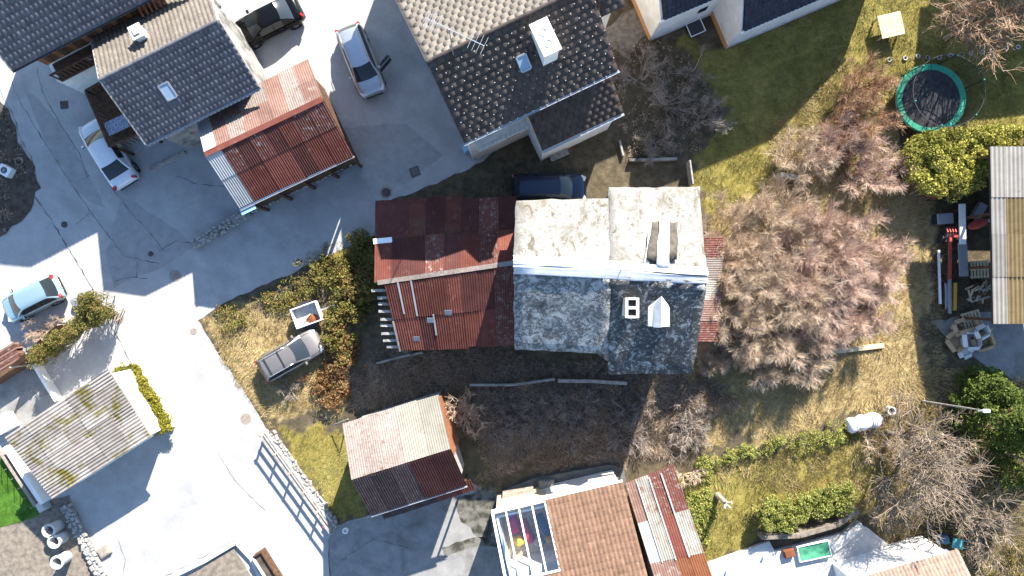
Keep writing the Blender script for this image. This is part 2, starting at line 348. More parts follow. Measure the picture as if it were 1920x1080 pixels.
def sheet(name, poly, z, mat, parent=None, jit=.0, kind='structure', thick=0.0):
    pts = []
    n = len(poly)
    for i in range(n):
        a = W(*poly[i]); b = W(*poly[(i+1) % n]); L = (b-a).length; m = max(1, int(L/.4)) if jit else 1
        for q in range(m):
            p = a.lerp(b, q/m)
            if jit and -36 < p.x < 36: p = p+Vector(((vnoise(np.array(p.x), np.array(p.y), 1.7)-.5)*jit, (vnoise(np.array(p.x+40), np.array(p.y), 1.7)-.5)*jit, 0))
            pts.append((float(p.x), float(p.y)))
    g = G()
    if thick: g.prism(pts, z-thick, z)
    else: g.add([(p[0], p[1], z) for p in pts], [tuple(range(len(pts)))])
    o = g.obj(name, mat, parent)
    if not thick:
        for p in o.data.polygons:
            if p.normal.z < 0: o.data.flip_normals(); break
    if kind and parent is None: o['kind'] = kind
    return o
road = sheet('road', [(-400, -400), (900, -400), (1030, 60), (990, 235), (905, 302), (868, 325), (725, 378), (703, 440), (560, 505), (400, 578), (370, 600), (505, 808), (630, 985), (615, 1010), (640, 1500), (-400, 1500)], .02, MT['asphalt'], jit=.25)
yard = sheet('yard', [(630, 984), (700, 962), (880, 905), (935, 925), (960, 1000), (960, 1400), (640, 1400), (616, 1010)], .024, MT['concrete'], jit=.2)
sheet('moss_stain', [(862, 930), (930, 905), (940, 985), (905, 1010), (880, 985), (862, 975), (850, 950)], .03, MT['wetmoss'], yard, .6)
sheet('moss_stain', [(830, 1028), (880, 1010), (935, 1000), (940, 1020), (870, 1030), (832, 1048)], .03, MT['wetmoss'], yard, .4)
sheet('forecourt', [(1745, 600), (1860, 585), (2100, 560), (2100, 700), (1900, 712), (1840, 680), (1800, 655)], .02, MT['concrete'], jit=.4)
sheet('path', [(1120, 60), (1200, 0), (1215, 60), (1180, 110), (1150, 90)], .02, MT['soil_pale'], jit=.4)
# beds lying on the paved side
sheet('planting_bed', [(-200, 150), (5, 190), (30, 235), (52, 290), (75, 348), (62, 392), (30, 420), (-5, 445), (-200, 480)], .04, MT['soil'], jit=.5)
sheet('earth_plot', [(-200, 985), (75, 965), (100, 935), (128, 930), (150, 975), (190, 1060), (215, 1120), (215, 1300), (-200, 1300)], .04, MT['soil_pale'], jit=.3)
turf = sheet('turf', [(-200, 900), (0, 845), (45, 905), (82, 958), (70, 968), (8, 986), (-200, 1030)], .06, MT['turf'], jit=.05)
for poly in ([(228, 365), (330, 430), (365, 462), (305, 500), (255, 520), (215, 540), (200, 480)], [(40, 150), (118, 240), (200, 390), (140, 360), (80, 260)], [(640, 240), (760, 230), (830, 290), (760, 345), (650, 330)]):
    sheet('asphalt_patch', poly, .025, MT['asphalt_patch'], road, .2)
cracks = [[(20, 147), (43, 200), (90, 277), (143, 357), (173, 400), (233, 480), (300, 495)], [(67, 370), (97, 413), (123, 457), (180, 550), (205, 605), (225, 640), (250, 690)],
          [(70, 130), (80, 170), (95, 200), (115, 235), (150, 290), (165, 335)], [(205, 345), (228, 375), (247, 400), (278, 432), (310, 472)], [(215, 527), (245, 520), (278, 522)], [(258, 490), (257, 520)],
          [(143, 420), (172, 398)], [(0, 170), (25, 215), (40, 262), (62, 300), (70, 340)], [(140, 343), (168, 329)], [(300, 470), (330, 452), (372, 458)], [(450, 640), (490, 720), (500, 760)], [(330, 330), (370, 345), (420, 350)], [(300, 1085), (340, 1065), (445, 1010)], [(230, 1080), (235, 1050), (222, 1010)], [(410, 850), (440, 900), (500, 960)], [(780, 1030), (700, 1010), (640, 1050)]]
for i, c in enumerate(cracks):
    g = G(); pts = []
    for a, b in zip(c[:-1], c[1:]):
        m = max(2, int(math.hypot(b[0]-a[0], b[1]-a[1])/7))
        for q in range(m): pts.append(W(a[0]+(b[0]-a[0])*q/m+random.uniform(-1.3, 1.3), a[1]+(b[1]-a[1])*q/m+random.uniform(-1.3, 1.3), .0))
    pts.append(W(*c[-1])); vs = []; fs = []
    for j, p in enumerate(pts):
        d = (pts[min(j+1, len(pts)-1)]-pts[max(j-1, 0)]).normalized(); nrm = Vector((-d.y, d.x, 0)); w = random.uniform(.004, .02)*(1.6 if i == 1 else 1)*(.5+abs(math.sin(j*.7+i)))
        vs += [(p+nrm*w)+Vector((0, 0, .031)), (p-nrm*w)+Vector((0, 0, .031))]
    fs = [(2*j+1, 2*j+3, 2*j+2, 2*j) for j in range(len(pts)-1)]
    g.add(vs, fs).obj('crack', MT['crack'], road, fix=False)

# ------------------------------------------------------------------ covers in the road
def manhole(px, py, r, mat, label, ring=False):
    p = W(px, py); t = thing('manhole_cover', label, 'manhole cover', (p.x, p.y, .02), random.random())
    if ring: G().lathe([(r, 0), (r, .016), (r*.72, .016), (r*.72, 0)], 28).obj('frame_ring', MT['ruststone'], t)
    rr = r*.7 if ring else r
    G().lathe([(rr, 0), (rr, .02), (rr*.93, .022), (.01, .022)], 28).obj('lid', mat, t)
    g = G()
    for k in range(-3, 4):
        w = math.sqrt(max(0, (rr*.85)**2-(k*rr*.24)**2)); g.box((0, k*rr*.24, .026), (2*w, rr*.08, .008))
    g.obj('rib', mat, t)
manhole(121, 421, .2, MT['iron'], 'small dark iron cover beside the long road joint in shade')
manhole(283, 476, .17, MT['iron'], 'tiny dark iron cover near the tip of the shaded asphalt patch')
manhole(329, 517, .36, MT['ruststone'], 'round brown cover just off the end of the low stone wall', True)
manhole(222, 597, .36, MT['ruststone'], 'round pale brown cover beside the scrubby hedge corner', True)
manhole(461, 785, .34, MT['ruststone'], 'round pale brown cover near the top of the rail fence', True)
manhole(363, 621, .2, MT['ruststone'], 'small brown cover at the tip of the overgrown plot')
manhole(724, 361, .4, MT['iron'], 'large dark round cover beside the corner of the rusty barn', True)
for px, py, s, a, lb in ((121, 197, .5, .1, 'square dark drain grate beside the timber balcony'), (778, 322, .6, .35, 'square dark drain grate in the lane beside the shingled house')):
    p = W(px, py); t = thing('drain_grate', lb, 'drain', (p.x, p.y, .02), a)
    g = G().box((0, s/2-.03, .012), (s, .05, .03)).box((0, -s/2+.03, .012), (s, .05, .03)).box((s/2-.03, 0, .012), (.05, s-.12, .03)).box((-s/2+.03, 0, .012), (.05, s-.12, .03)); g.obj('frame', MT['iron'], t)
    for k in range(6): G().box((-s/2+.1+k*(s-.2)/5, 0, .01), (.045, s-.12, .02)).obj('bar', MT['iron'], t)

# ------------------------------------------------------------------ roofs
def pantile(w, l):
    n = 6; vs = []
    for j, (y, dz) in enumerate(((0, .034), (l*1.12, .0))):
        for i in range(n+1):
            u = i/n; x = u*w*1.04; z = .055*math.sin(u*math.pi*1.0)**2+.01*u+dz+.004
            vs.append((x, y, z))
    for i in range(n+1): vs.append((vs[i][0], -.003, vs[i][2]-.036))
    F = [(i, i+1, n+2+i, n+1+i) for i in range(n)]+[(2*n+2+i, 2*n+3+i, i+1, i) for i in range(n)]
    return np.array(vs), np.array(F)
def shingle(w, l):
    # a wide plate with clipped lower corners
    top = [(w*.04, 0), (w*.8, 0), (w*.985, l*.3), (w*.985, l*1.3), (w*.015, l*1.3), (w*.015, l*.04)]
    zt = lambda y: .034*(1-y/(l*1.3))+.004
    vs = [(x, y, zt(y)) for x, y in top]+[(x, y, zt(y)-.024) for x, y in top]
    F = [(0, 1, 2, 5), (5, 2, 3, 4), (6, 7, 1, 0), (7, 8, 2, 1), (11, 6, 0, 5), (8, 9, 3, 2), (10, 11, 5, 4)]
    return np.array(vs), np.array(F)
def tiles(roof, base, O, U, V, Wd, Ls, w, e, mat, kind='pantile', maxind=300, keep=None, jit=.006):
    """lays tiles on a slope: O lower-left corner, U along the eave, V up the slope (all local to base)"""
    O = Vector(O); U = Vector(U).normalized(); V = Vector(V).normalized(); N = U.cross(V)
    nc = max(1, round(Wd/w)); w = Wd/nc; nr = max(1, round(Ls/e)); e = Ls/nr
    tv, tf = (pantile if kind == 'pantile' else shingle)(w, e)
    me = np_mesh('tile', tv, tf, kind == 'pantile'); me.materials.append(mat)
    R3 = Matrix((U, V, N)).transposed(); M0 = Matrix.Translation(base.location) @ Matrix.Rotation(base.rotation_euler.z, 4, 'Z')
    pos = []
    for j in range(nr):
        off = .5 if (kind != 'pantile' and j % 2) else 0
        for i in range(nc-(1 if off else 0)):
            x, y = (i+off)*w, j*e
            if keep and not keep(x+w/2, y+e/2): continue
            p = O+U*x+V*y+N*(.012+random.uniform(0, jit)); wp = M0 @ p; q = PX(wp)
            vis = -5 < q[0] < 1925 and -5 < q[1] < 1085
            pos.append((0 if vis else 1, math.hypot(q[0]-960, q[1]-540), p))
    pos.sort(key=lambda a: a[:2])
    RV = np.array(R3)
    rest = []
    for n_, (inv, _, p) in enumerate(pos):
        a = random.gauss(0, .008)
        if not inv and n_ < maxind:
            link('tile', me, roof, None, Matrix.Translation(p) @ R3.to_4x4() @ Matrix.Rotation(a, 4, 'Z'))
        else: rest.append(p)
    if rest:
        P = np.array([tuple(p) for p in rest]); loc = tv @ RV.T
        VV = (P[:, None, :]+loc[None]).reshape(-1, 3); FF = (tf[None]+(np.arange(len(P))*len(tv))[:, None, None]).reshape(-1, 4)
        o = link('tiling', np_mesh('tiling', VV, FF, kind == 'pantile'), roof, mat); o['kind'] = 'stuff'
def bil(Q, u, v): return (Q[0]*(1-u)+Q[1]*u)*(1-v)+(Q[3]*(1-u)+Q[2]*u)*v
def corr(name, Q, u0, u1, v0, v1, pitch, amp, mat, parent, lift=0.0, tilt=0.0, flip=False):
    """one corrugated sheet on the patch Q (BL, BR, TR, TL); ridges run along v"""
    Q = [Vector(q) for q in Q]
    wid = (bil(Q, u1, v0)-bil(Q, u0, v0)).length; n = max(4, int(wid/pitch*4)); nv = 3
    N = (Q[1]-Q[0]).cross(Q[3]-Q[0]).normalized()
    if N.z < 0: N = -N
    vs = []
    for j in range(nv+1):
        v = v0+(v1-v0)*j/nv
        for i in range(n+1):
            u = u0+(u1-u0)*i/n
            vs.append(bil(Q, u, v)+N*(amp*math.sin(i/4*2*math.pi)+lift+tilt*(1-j/nv)+.02*math.sin(u*9+v*7)*abs(tilt)*20))
    m = n+1
    F = [(j*m+i, j*m+i+1, (j+1)*m+i+1, (j+1)*m+i) for j in range(nv) for i in range(n)]
    o = link(name, np_mesh(name, np.array([tuple(v) for v in vs]), np.array(F), True), parent, mat)
    return o
def sheets(parent, Q, cols, rows, matf, pitch=.1, amp=.014, lift=.03, jag=.0):
    """cols/rows: lists of break points 0..1"""
    for r in range(len(rows)-1):
        for c in range(len(cols)-1):
            m = matf(c, r)
            if m is None: continue
            j0 = random.uniform(-jag, jag)
            corr('sheet', Q, cols[c]-.004, cols[c+1]+.004, rows[r]-(.012 if r else -j0), rows[r+1]+(.012 if r < len(rows)-2 else 0), pitch, amp, MT[m], parent, lift+.012*(c % 2)+.022*(r % 2)+random.uniform(0, .006), random.uniform(0, .012))
class House:
    """a gabled building; local x runs along the ridge, y to the far (sunny) side"""
    def __init__(s, name, label, cat, pl, pr, zr, run_s, zs, run_n, zn, wall, oh=.35, ohx=.3, x0=0.0, x1=None, group=None, wallz=0.0):
        a = W(*pl, zr); b = W(*pr, zr); s.ang = math.atan2(b.y-a.y, b.x-a.x); s.L = (b-a).length if x1 is None else x1
        s.o = thing(name, label, cat, (a.x, a.y, 0), s.ang, group); s.a = a
        s.zr, s.zs, s.zn, s.rs, s.rn, s.x0 = zr, zs, zn, run_s, run_n, x0
        ss = (zr-zs)/run_s; sn = (zr-zn)/run_n; d = .12
        prof = [(-run_s+oh, wallz), (-run_s+oh, zr-ss*(run_s-oh)-d), (0, zr-d), (run_n-oh, zr-sn*(run_n-oh)-d), (run_n-oh, wallz)]
        s.wall = G().extrude_x(prof, x0+ohx, s.L-ohx).obj('wall', wall, s.o)
        s.deck = G().extrude_x([(-run_s, zs-.1), (-run_s, zs), (0, zr), (run_n, zn), (run_n, zn-.1), (0, zr-.1)], x0, s.L).obj('roof', MT['wood_dark'], s.o)
    def l(s, px, py, z):
        p = W(px, py, z)-Vector((s.a.x, s.a.y, 0)); c, k = math.cos(-s.ang), math.sin(-s.ang); return Vector((p.x*c-p.y*k, p.x*k+p.y*c, z))
    def qs(s, x0=None, x1=None, over=.05):     # southern slope patch, BL BR TR TL
        x0 = s.x0 if x0 is None else x0; x1 = s.L if x1 is None else x1
        return [Vector((x0, -s.rs-over, s.zs-over*.5)), Vector((x1, -s.rs-over, s.zs-over*.5)), Vector((x1, 0, s.zr)), Vector((x0, 0, s.zr))]
    def qn(s, x0=None, x1=None, over=.05):
        x0 = s.x0 if x0 is None else x0; x1 = s.L if x1 is None else x1
        return [Vector((x1, s.rn+over, s.zn-over*.5)), Vector((x0, s.rn+over, s.zn-over*.5)), Vector((x0, 0, s.zr)), Vector((x1, 0, s.zr))]
    def tile_s(s, w, e, mat, **k):
        q = s.qs(); tiles(s.deck, s.o, q[0], q[1]-q[0], q[3]-q[0], (q[1]-q[0]).length, (q[3]-q[0]).length, w, e, mat, **k)
    def tile_n(s, w, e, mat, **k):
        q = s.qn(); tiles(s.deck, s.o, q[0], q[1]-q[0], q[3]-q[0], (q[1]-q[0]).length, (q[3]-q[0]).length, w, e, mat, **k)
    def ridge(s, mat, r=.11, step=.4):
        n = int((s.L-s.x0)/step)
        for i in range(n):
            x = s.x0+i*step; G().extrude_x([(r*math.cos(q), s.zr+.02+r*.8*math.sin(q)+(.01 if i % 2 else 0)) for q in np.linspace(-.2, math.pi+.2, 7)], x, x+step*1.06).obj('ridge_tile', mat, s.deck, fix=True)
    def zroof(s, y): return s.zr-(s.zr-s.zs)/s.rs*(-y) if y < 0 else s.zr-(s.zr-s.zn)/s.rn*y
    def gutter(s, side='s', mat=None, x0=None, x1=None):
        y, z = ((-s.rs-.1, s.zs) if side == 's' else (s.rn+.1, s.zn)); x0 = s.x0 if x0 is None else x0; x1 = s.L if x1 is None else x1
        G().extrude_x([(y+.07*math.cos(q), z-.02+.07*math.sin(q)) for q in np.linspace(math.pi, 2*math.pi, 7)]+[(y+.055, z-.02), (y, z-.06), (y-.055, z-.02)], x0-.03, x1+.03).obj('gutter', mat or MT['gutter'], s.o)
    def verge(s, mat, xs=None, w=.1):
        for x in (xs if xs is not None else (s.x0, s.L)):
            G().extrude_x([(-s.rs-.04, s.zs-.13), (-s.rs-.04, s.zs+.05), (0, s.zr+.06), (s.rn+.04, s.zn+.05), (s.rn+.04, s.zn-.13), (0, s.zr-.12)], x-w/2, x+w/2).obj('bargeboard', mat, s.o)
def skylight(h, x, y, w=.55, l=.8):
    """roof window on a slope at local x,y"""
    ss = -(h.zr-h.zs)/h.rs if y < 0 else (h.zr-h.zn)/h.rn
    rot = Matrix.Rotation(math.atan(-ss), 3, 'X'); z = h.zroof(y); c = Vector((x, y, z+.1))
    g = G()
    for dx, dy, sx, sy in ((-w/2, 0, .07, l), (w/2, 0, .07, l), (0, l/2, w-.07, .07), (0, -l/2, w-.07, .07)): g.box(c+rot @ Vector((dx, dy, 0)), (sx, sy, .16), rot)
    f = g.obj('skylight', MT['steel'], h.o)
    G().box(c+rot @ Vector((0, 0, .03)), (w-.06, l-.06, .03), rot).obj('pane', MT['roof_glass'], f)

# --- house with the dark tiled roof and the timber terrace
A = House('tiled_house', 'house with weathered grey tile roof, one roof window and a timber terrace', 'house', (187, 150), (410, 38), 7.0, 3.36, 5.3, 3.0, 5.48, MT['grey_wall'], oh=.75)
A.tile_s(.25, .36, MT['tile_grey']); A.tile_n(.25, .36, MT['tile_beige']); A.ridge(MT['tile_grey']); A.gutter('s'); A.verge(MT['wood_grey'])
p = A.l(312, 165, 6.2); skylight(A, p.x, -1.75, .55, .85)
p = A.l(268, 68, 6.4); c = G().box((p.x, p.y, A.zroof(p.y)+.25), (.5, .6, .9)).obj('chimney', MT['white_wall'], A.o); G().box((p.x, p.y, A.zroof(p.y)+.75), (.65, .75, .1)).box((p.x, p.y, A.zroof(p.y)+.83), (.3, .35, .08)).obj('cap', MT['pale_concrete'], c)
t = thing('timber_terrace', 'raised dark timber terrace with slatted railing above the white car', 'terrace', tuple(W(215, 220, 0)))
def tl(px, py, z): return W(px, py, z)-t.location
dk = [(160, 170), (195, 150), (262, 250), (205, 275)]
G().prism([tl(*q, 2.7)[:2] for q in dk], 2.55, 2.7).obj('deck', MT['wood_dark'], t)
for q in dk: v = tl(*q, 2.7); G().box((v.x*.97, v.y*.97, 1.28), (.14, .14, 2.6)).obj('post', MT['wood_dark'], t)
rl = [tl(195, 150, 3.6), tl(160, 170, 3.6), tl(205, 275, 3.6), tl(262, 250, 3.6)]
for a_, b_ in zip(rl[:-1], rl[1:]):
    G().beam(a_, b_, .12, .06).obj('handrail', MT['wood_dark'], t)
    n = int((b_-a_).length/.27)
    for i in range(n+1):
        q = a_.lerp(b_, i/n); G().box((q.x, q.y, 3.13), (.05, .05, .9)).obj('baluster', MT['wood_dark'], t)
v = tl(228, 238, 2.9); tb = thing('garden_table', 'grey-blue perforated metal table standing on the timber terrace', 'table', (v.x+t.location.x, v.y+t.location.y, 2.7), R(25))
G().box((0, 0, .7), (1.3, .8, .03)).obj('table_top', mottled('perforated_metal', (.1, .11, .14), (.3, .33, .4), 14, .45, .5, .5, metal=.3), tb)
for sx in (-.55, .55):
    for sy in (-.32, .32): G().box((sx, sy, .34), (.04, .04, .69)).obj('leg', MT['dark_metal'], tb)
# --- top left house
B = House('timber_house', 'large grey tiled house with dark timber wall under a deep eave', 'house', (-150, 60), (200, -127), 8.7, 4.2, 6.5, 4.2, 6.5, MT['white_wall'], oh=1.5)
# shift the house so that its eave corner stands under the eave seen in the photograph
e0 = W(22, 131, 6.5); ea = R(27.5); U = Vector((math.cos(ea), math.sin(ea), 0)); Nn = Vector((-math.sin(ea), math.cos(ea), 0))
o = e0+Nn*4.2; B.o.location = (o.x, o.y, 0); B.o.rotation_euler = (0, 0, ea); B.a = o; B.ang = ea
B.tile_s(.27, .37, MT['tile_grey']); B.tile_n(.27, .37, MT['tile_grey'], maxind=0); B.gutter('s', MT['dark_metal']); B.verge(MT['wood_grey'], (0,))
for i in range(26):
    G().box((.35+i*.31, -2.73, 4.55), (.29, .06, 3.1+random.uniform(-.06, .06))).obj('plank', MT['wood_dark'] if i % 3 else MT['wood_red'], B.o)
G().box((4.3, -3.3, 2.75), (7.8, 1.1, .16)).obj('balcony', MT['wood_dark'], B.o)
G().beam((.4, -3.8, 3.75), (8.2, -3.8, 3.75), .1, .1).obj('handrail', MT['wood_dark'], B.o)
for i in range(30): G().box((.45+i*.265, -3.8, 3.27), (.1, .04, .86)).obj('baluster', MT['wood_dark'], B.o)
G().box((1.3, -3.1, 1.3), (2.4, 1.0, 2.6)).obj('porch', MT['white_wall'], B.o)
for i in range(6): G().beam((7.3+i*.28, -4.5, 5.75), (7.3+i*.28, -2.8, 6.0), .1, .14).obj('rafter', MT['wood_red'], B.o)
for i, (x, c_) in enumerate(((2.6, 'white_paint'), (2.9, 'gutter'), (3.2, 'white_paint'))):
    q = B.o.matrix_basis @ Vector((x, -3.5, 2.83)); tag(G().lathe([(.09, 0), (.13, .24), (.11, .24), (.09, .05)], 14).obj('flower_pot', MT[c_]), 'small empty flower pot standing on the timber balcony', 'pot', 'pots on the balcony').location = q

# --- red shed
S1 = House('red_shed', 'open shed with corrugated rust-red and faded pink metal roof beside the lane', 'shed', (385, 290), (605, 186), 5.3, 3.04, 3.8, 2.88, 3.8, MT['wood_dark'], oh=.4)
def m_s1n(c, r):
    if c == 0 or (c == 1 and r == 0): return 'galv' if c == 0 else 'pink_white'
    return random.choice(('pink_white', 'pink_white', 'pink_white', 'beige_sheet'))
cols = [0, .11, .23, .36, .48, .6, .73, .87, 1]
qn = S1.qn(); qn = [qn[1], qn[0], qn[3], qn[2]]
sheets(S1.deck, qn, cols, [0, .5, 1], m_s1n, .13, .021, jag=.02)
S1m = {0: 'galv', 1: 'rust_patchy', 5: 'rust_patchy'}
sheets(S1.deck, S1.qs(), [0, .13, .24, .36, .48, .6, .72, .86, 1], [0, .55, 1], lambda c, r: 'galv' if c == 0 else ('rust_patchy' if (c in (1, 3, 6, 7) and r == 1) else random.choice(('rust', 'rust', 'rust_dark'))), .13, .021, jag=.02)
S1.gutter('s', MT['steel'])
for x in np.linspace(.4, S1.L-.3, 5): G().box((x, -S1.rs+.15, 1.85), (.16, .16, 3.7)).obj('post', MT['wood_dark'], S1.o)
G().beam((0, .0, 5.36), (S1.L, 0, 5.36), .3, .03).obj('ridge_cap', MT['rust'], S1.o)
G().box((.35, -S1.rs-.15, 3.68), (.9, .5, .03)).obj('blue_sheet', flat('blue_sheet', (.2, .36, .5), .5), S1.o)

# --- shingled house with chimney
HR = 10.35
Hc = House('shingled_house', 'tall cream house under a dark shingled roof with white chimney and aerial', 'house', (807, 113), (1045, 0), HR, 3.78, 8.4, 10.4, HR-5.2, MT['cream_wall'], oh=.55, x0=-.2, x1=8.4)
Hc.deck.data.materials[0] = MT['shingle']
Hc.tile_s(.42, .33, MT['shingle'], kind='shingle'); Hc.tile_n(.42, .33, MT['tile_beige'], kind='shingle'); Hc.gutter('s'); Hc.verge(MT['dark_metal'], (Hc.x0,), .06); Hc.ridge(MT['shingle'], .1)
# upper part of the roof runs on over the neighbour's passage
q = [Vector((8.5, -1.4, Hc.zroof(-1.4))), Vector((9.7, -1.4, Hc.zroof(-1.4))), Vector((9.7, 0, HR)), Vector((8.5, 0, HR))]
G().extrude_x([(-1.4, Hc.zroof(-1.4)-.1), (-1.4, Hc.zroof(-1.4)), (0, HR), (3.9, HR-2.03), (3.9, HR-2.13), (0, HR-.1)], 8.41, 9.7).obj('side_roof', MT['wood_dark'], Hc.o)
tiles(Hc.deck, Hc.o, q[0], q[1]-q[0], q[3]-q[0], 1.2, 1.6, .42, .33, MT['shingle'], 'shingle')
G().box((8.75, 1.25, 4.3), (1.1, 4.6, 8.5)).obj('side_wing', MT['cream_wall'], Hc.o)
g = G(); n = 0
for j in range(12):
    for i in range(13):
        x = Hc.x0+.3+i*.66+(.33 if j % 2 else 0); y = -.45-j*.31
        if x < 8.4: g.box((x, y, Hc.zroof(y)+.07), (.035, .04, .04))
o = g.obj('snow_guards', flat('snow_guard', (.4, .4, .39), .6), Hc.deck); o['kind'] = 'stuff'
p = Hc.l(1023, 68, 11.0); ch = G().box((p.x, p.y, 9.7), (.75, 1.45, 2.3)).obj('chimney', MT['white_wall'], Hc.o); G().box((p.x, p.y, 10.9), (.92, 1.66, .1)).obj('cap', MT['white_paint'], ch)
for dy in (-.35, .25): G().lathe([(.2, 0), (.2, .03), (.15, .03), (.15, .005)], 16, (p.x, p.y+dy, 10.95)).obj('flue', MT['pale_concrete'], ch)
p = Hc.l(982, 112, 10.0); skylight(Hc, p.x, p.y, .5, .75)
am = thing('roof_aerial', 'tall television aerial with two combs of rods on the house ridge', 'aerial', tuple(W(850, 106, 10.2)))
def al(px, py, z): return W(px, py, z)-am.location
G().tube([al(850, 106, 10.2)-Vector((0, 0, .3)), al(842, 55, 12.7)], .024, 8).obj('mast', MT['gutter'], am)
b0, b1 = al(797, 33, 12.6), al(908, 86, 12.6); G().beam(b0, b1, .028, .028).obj('boom', MT['steel'], am)
d = (b1-b0).normalized(); s_ = Vector((-d.y, d.x, 0))
for k in list(np.linspace(0, .22, 7))+list(np.linspace(.78, 1, 4)):
    c = b0.lerp(b1, float(k)); G().beam(c-s_*.42, c+s_*.42, .013, .013).obj('rod', MT['steel'], am)
# lean-to of that house
l0 = Hc.l(1015, 278, 4.6); l1 = Hc.l(1171, 215, 4.6); ly = (l0.y+l1.y)/2; wy = -3.78+.55
lo_ = [(l0.x, ly, 4.6), (l1.x, ly, 4.6), (l1.x, wy, 4.6+(wy-ly)*.5), (l0.x, wy, 4.6+(wy-ly)*.5)]
an = G().add([(x, y, z-.02) for x, y, z in lo_]+[(x, y, z-.14) for x, y, z in lo_], [(0, 1, 2, 3), (7, 6, 5, 4), (0, 4, 5, 1), (1, 5, 6, 2), (2, 6, 7, 3), (3, 7, 4, 0)]).obj('lean_to_roof', MT['wood_dark'], Hc.o)
tiles(an, Hc.o, lo_[0], Vector(lo_[1])-Vector(lo_[0]), Vector(lo_[3])-Vector(lo_[0]), l1.x-l0.x, (Vector(lo_[3])-Vector(lo_[0])).length, .42, .32, MT['shingle'], 'shingle')
G().box(((l0.x+l1.x)/2, (ly+wy)/2+.1, 2.22), (l1.x-l0.x-.4, wy-ly-.2, 4.44)).obj('lean_to_wall', MT['white_wall'], Hc.o)
G().extrude_x([(ly-.1+.07*math.cos(q_), 4.55+.07*math.sin(q_)) for q_ in np.linspace(math.pi, 2*math.pi, 6)], l0.x, l1.x).obj('gutter', MT['gutter'], Hc.o)
for x, z, w_, h_, m in ((1.4, 7.0, .9, 1.2, 'wood_dark'), (2.7, 6.8, .9, 1.3, 'glass'), (1.4, 3.2, .9, 1.2, 'glass'), (2.8, 2.9, 1.0, 2.0, 'wood_red')):
    f = G().box((x, wy-.02, z), (w_, .06, h_)).obj('window', MT['white_paint'], Hc.o); G().box((x, wy-.05, z), (w_-.16, .04, h_-.16)).obj('pane', MT[m], f)
G().box((2.0, wy-.3, 4.9), (3.1, .6, .12)).obj('balcony', MT['pale_concrete'], Hc.o)
G().beam((.5, wy-.56, 5.8), (3.5, wy-.56, 5.8), .05, .05).obj('handrail', MT['steel'], Hc.o)
for i in range(12): G().box((.5+i*.272, wy-.56, 5.38), (.025, .025, .84)).obj('baluster', MT['steel'], Hc.o)
bn = thing('slatted_bench', 'grey slatted bench against the lean-to wall of the shingled house', 'bench', tuple(W(1047, 292)), R(24))
for k in range(5): G().box((0, -.2+k*.1, .45), (1.2, .08, .04)).obj('slat', MT['wood_grey'], bn)
for x in (-.5, .5): G().box((x, 0, .215), (.08, .42, .43)).obj('leg', MT['wood_dark'], bn)
wb = tag(G().box((0, 0, .25), (1.1, .5, .5), None, .92).box((0, 0, .52), (.9, .36, .05)).obj('plastic_crate', flat('pale_blue_plastic', (.3, .5, .62), .5), bevel=.02), 'pale blue plastic crate at the corner of the cream house', 'crate'); wb.location = W(884, 277); wb.rotation_euler.z = R(22)

# --- white house top right, two wings, taller part beyond the picture
D = thing('white_house', 'white rendered house with orange trim and blue-black tiled roofs', 'house', tuple(W(1218, 75)), R(23))
def dl(px, py, z):
    p = W(px, py, z)-W(1218, 75); a = -R(23); return Vector((p.x*math.cos(a)-p.y*math.sin(a), p.x*math.sin(a)+p.y*math.cos(a), z))
def d_wing(x0, x1, y0, depth, ze, zr):
    G().extrude_x([(y0, 0), (y0, ze-.08), (y0+depth, zr-.08), (y0+2*depth, ze-.08), (y0+2*depth, 0)], x0, x1).obj('wall', MT['white_wall'], D)
    rf = G().extrude_x([(y0-.05, ze-.1), (y0-.05, ze), (y0+depth, zr), (y0+2*depth, ze), (y0+2*depth, ze-.1), (y0+depth, zr-.1)], x0+.12, x1+.1).obj('roof', MT['dark_metal'], D)
    O = Vector((x0+.14, y0-.08, ze+.01)); V = Vector((0, depth, zr-ze)); tiles(rf, D, O, (1, 0, 0), V, x1-x0-.1, V.length, .27, .33, MT['tile_blue'])
    tiles(rf, D, (x1, y0+2*depth+.08, ze+.01), (-1, 0, 0), Vector((0, -depth, zr-ze)), x1-x0-.1, V.length, .27, .33, MT['tile_blue'], maxind=0)
    G().box(((x0+x1)/2, y0-.11, ze-.04), (x1-x0+.1, .12, .12)).obj('gutter', MT['white_paint'], D)
    G().box((x0-.02, y0+depth, .22), (.1, 2*depth, .44)).obj('trim', MT['orange_trim'], D)
    G().box(((x0+x1)/2, y0-.02, .12), (x1-x0, .1, .24)).obj('plinth', MT['pale_concrete'], D)
w2 = dl(1360, 90, 0)
d_wing(0, w2.x+.3, 0, 3.2, 3.3, 7.2); d_wing(w2.x, w2.x+9.8, w2.y, 3.9, 2.9, 8.3)
f = G().box((3.0, -.03, 1.9), (.75, .06, .8)).obj('window', MT['white_paint'], D); G().box((3.0, -.06, 1.9), (.6, .04, .65)).obj('pane', MT['glass'], f)
gf = thing('glass_cold_frame', 'white framed dark glass panel lying on the lawn by the white house', 'cold frame', tuple(W(1302, 55)), R(24))
G().box((0, 0, .14), (1.0, .85, .28)).obj('base', MT['dark_metal'], gf)
for dx, dy, sx, sy in ((-.48, 0, .05, .9), (.48, 0, .05, .9), (0, .42, .91, .05), (0, -.42, .91, .05)): G().box((dx, dy, .3), (sx, sy, .05)).obj('frame_bar', MT['white_paint'], gf)
# house beyond the frame that shades the top right lawn
NE = House('neighbour_house', 'neighbouring house standing beyond the lawn with the big bare tree', 'house', (2010, -279), (2400, -320), 7.4, 3.6, 5.6, 3.6, 5.6, MT['cream_wall'])
sheets(NE.deck, NE.qs(), [0, .2, .4, .6, .8, 1], [0, 1], lambda c, r: 'rust_dark', .3, .03); 

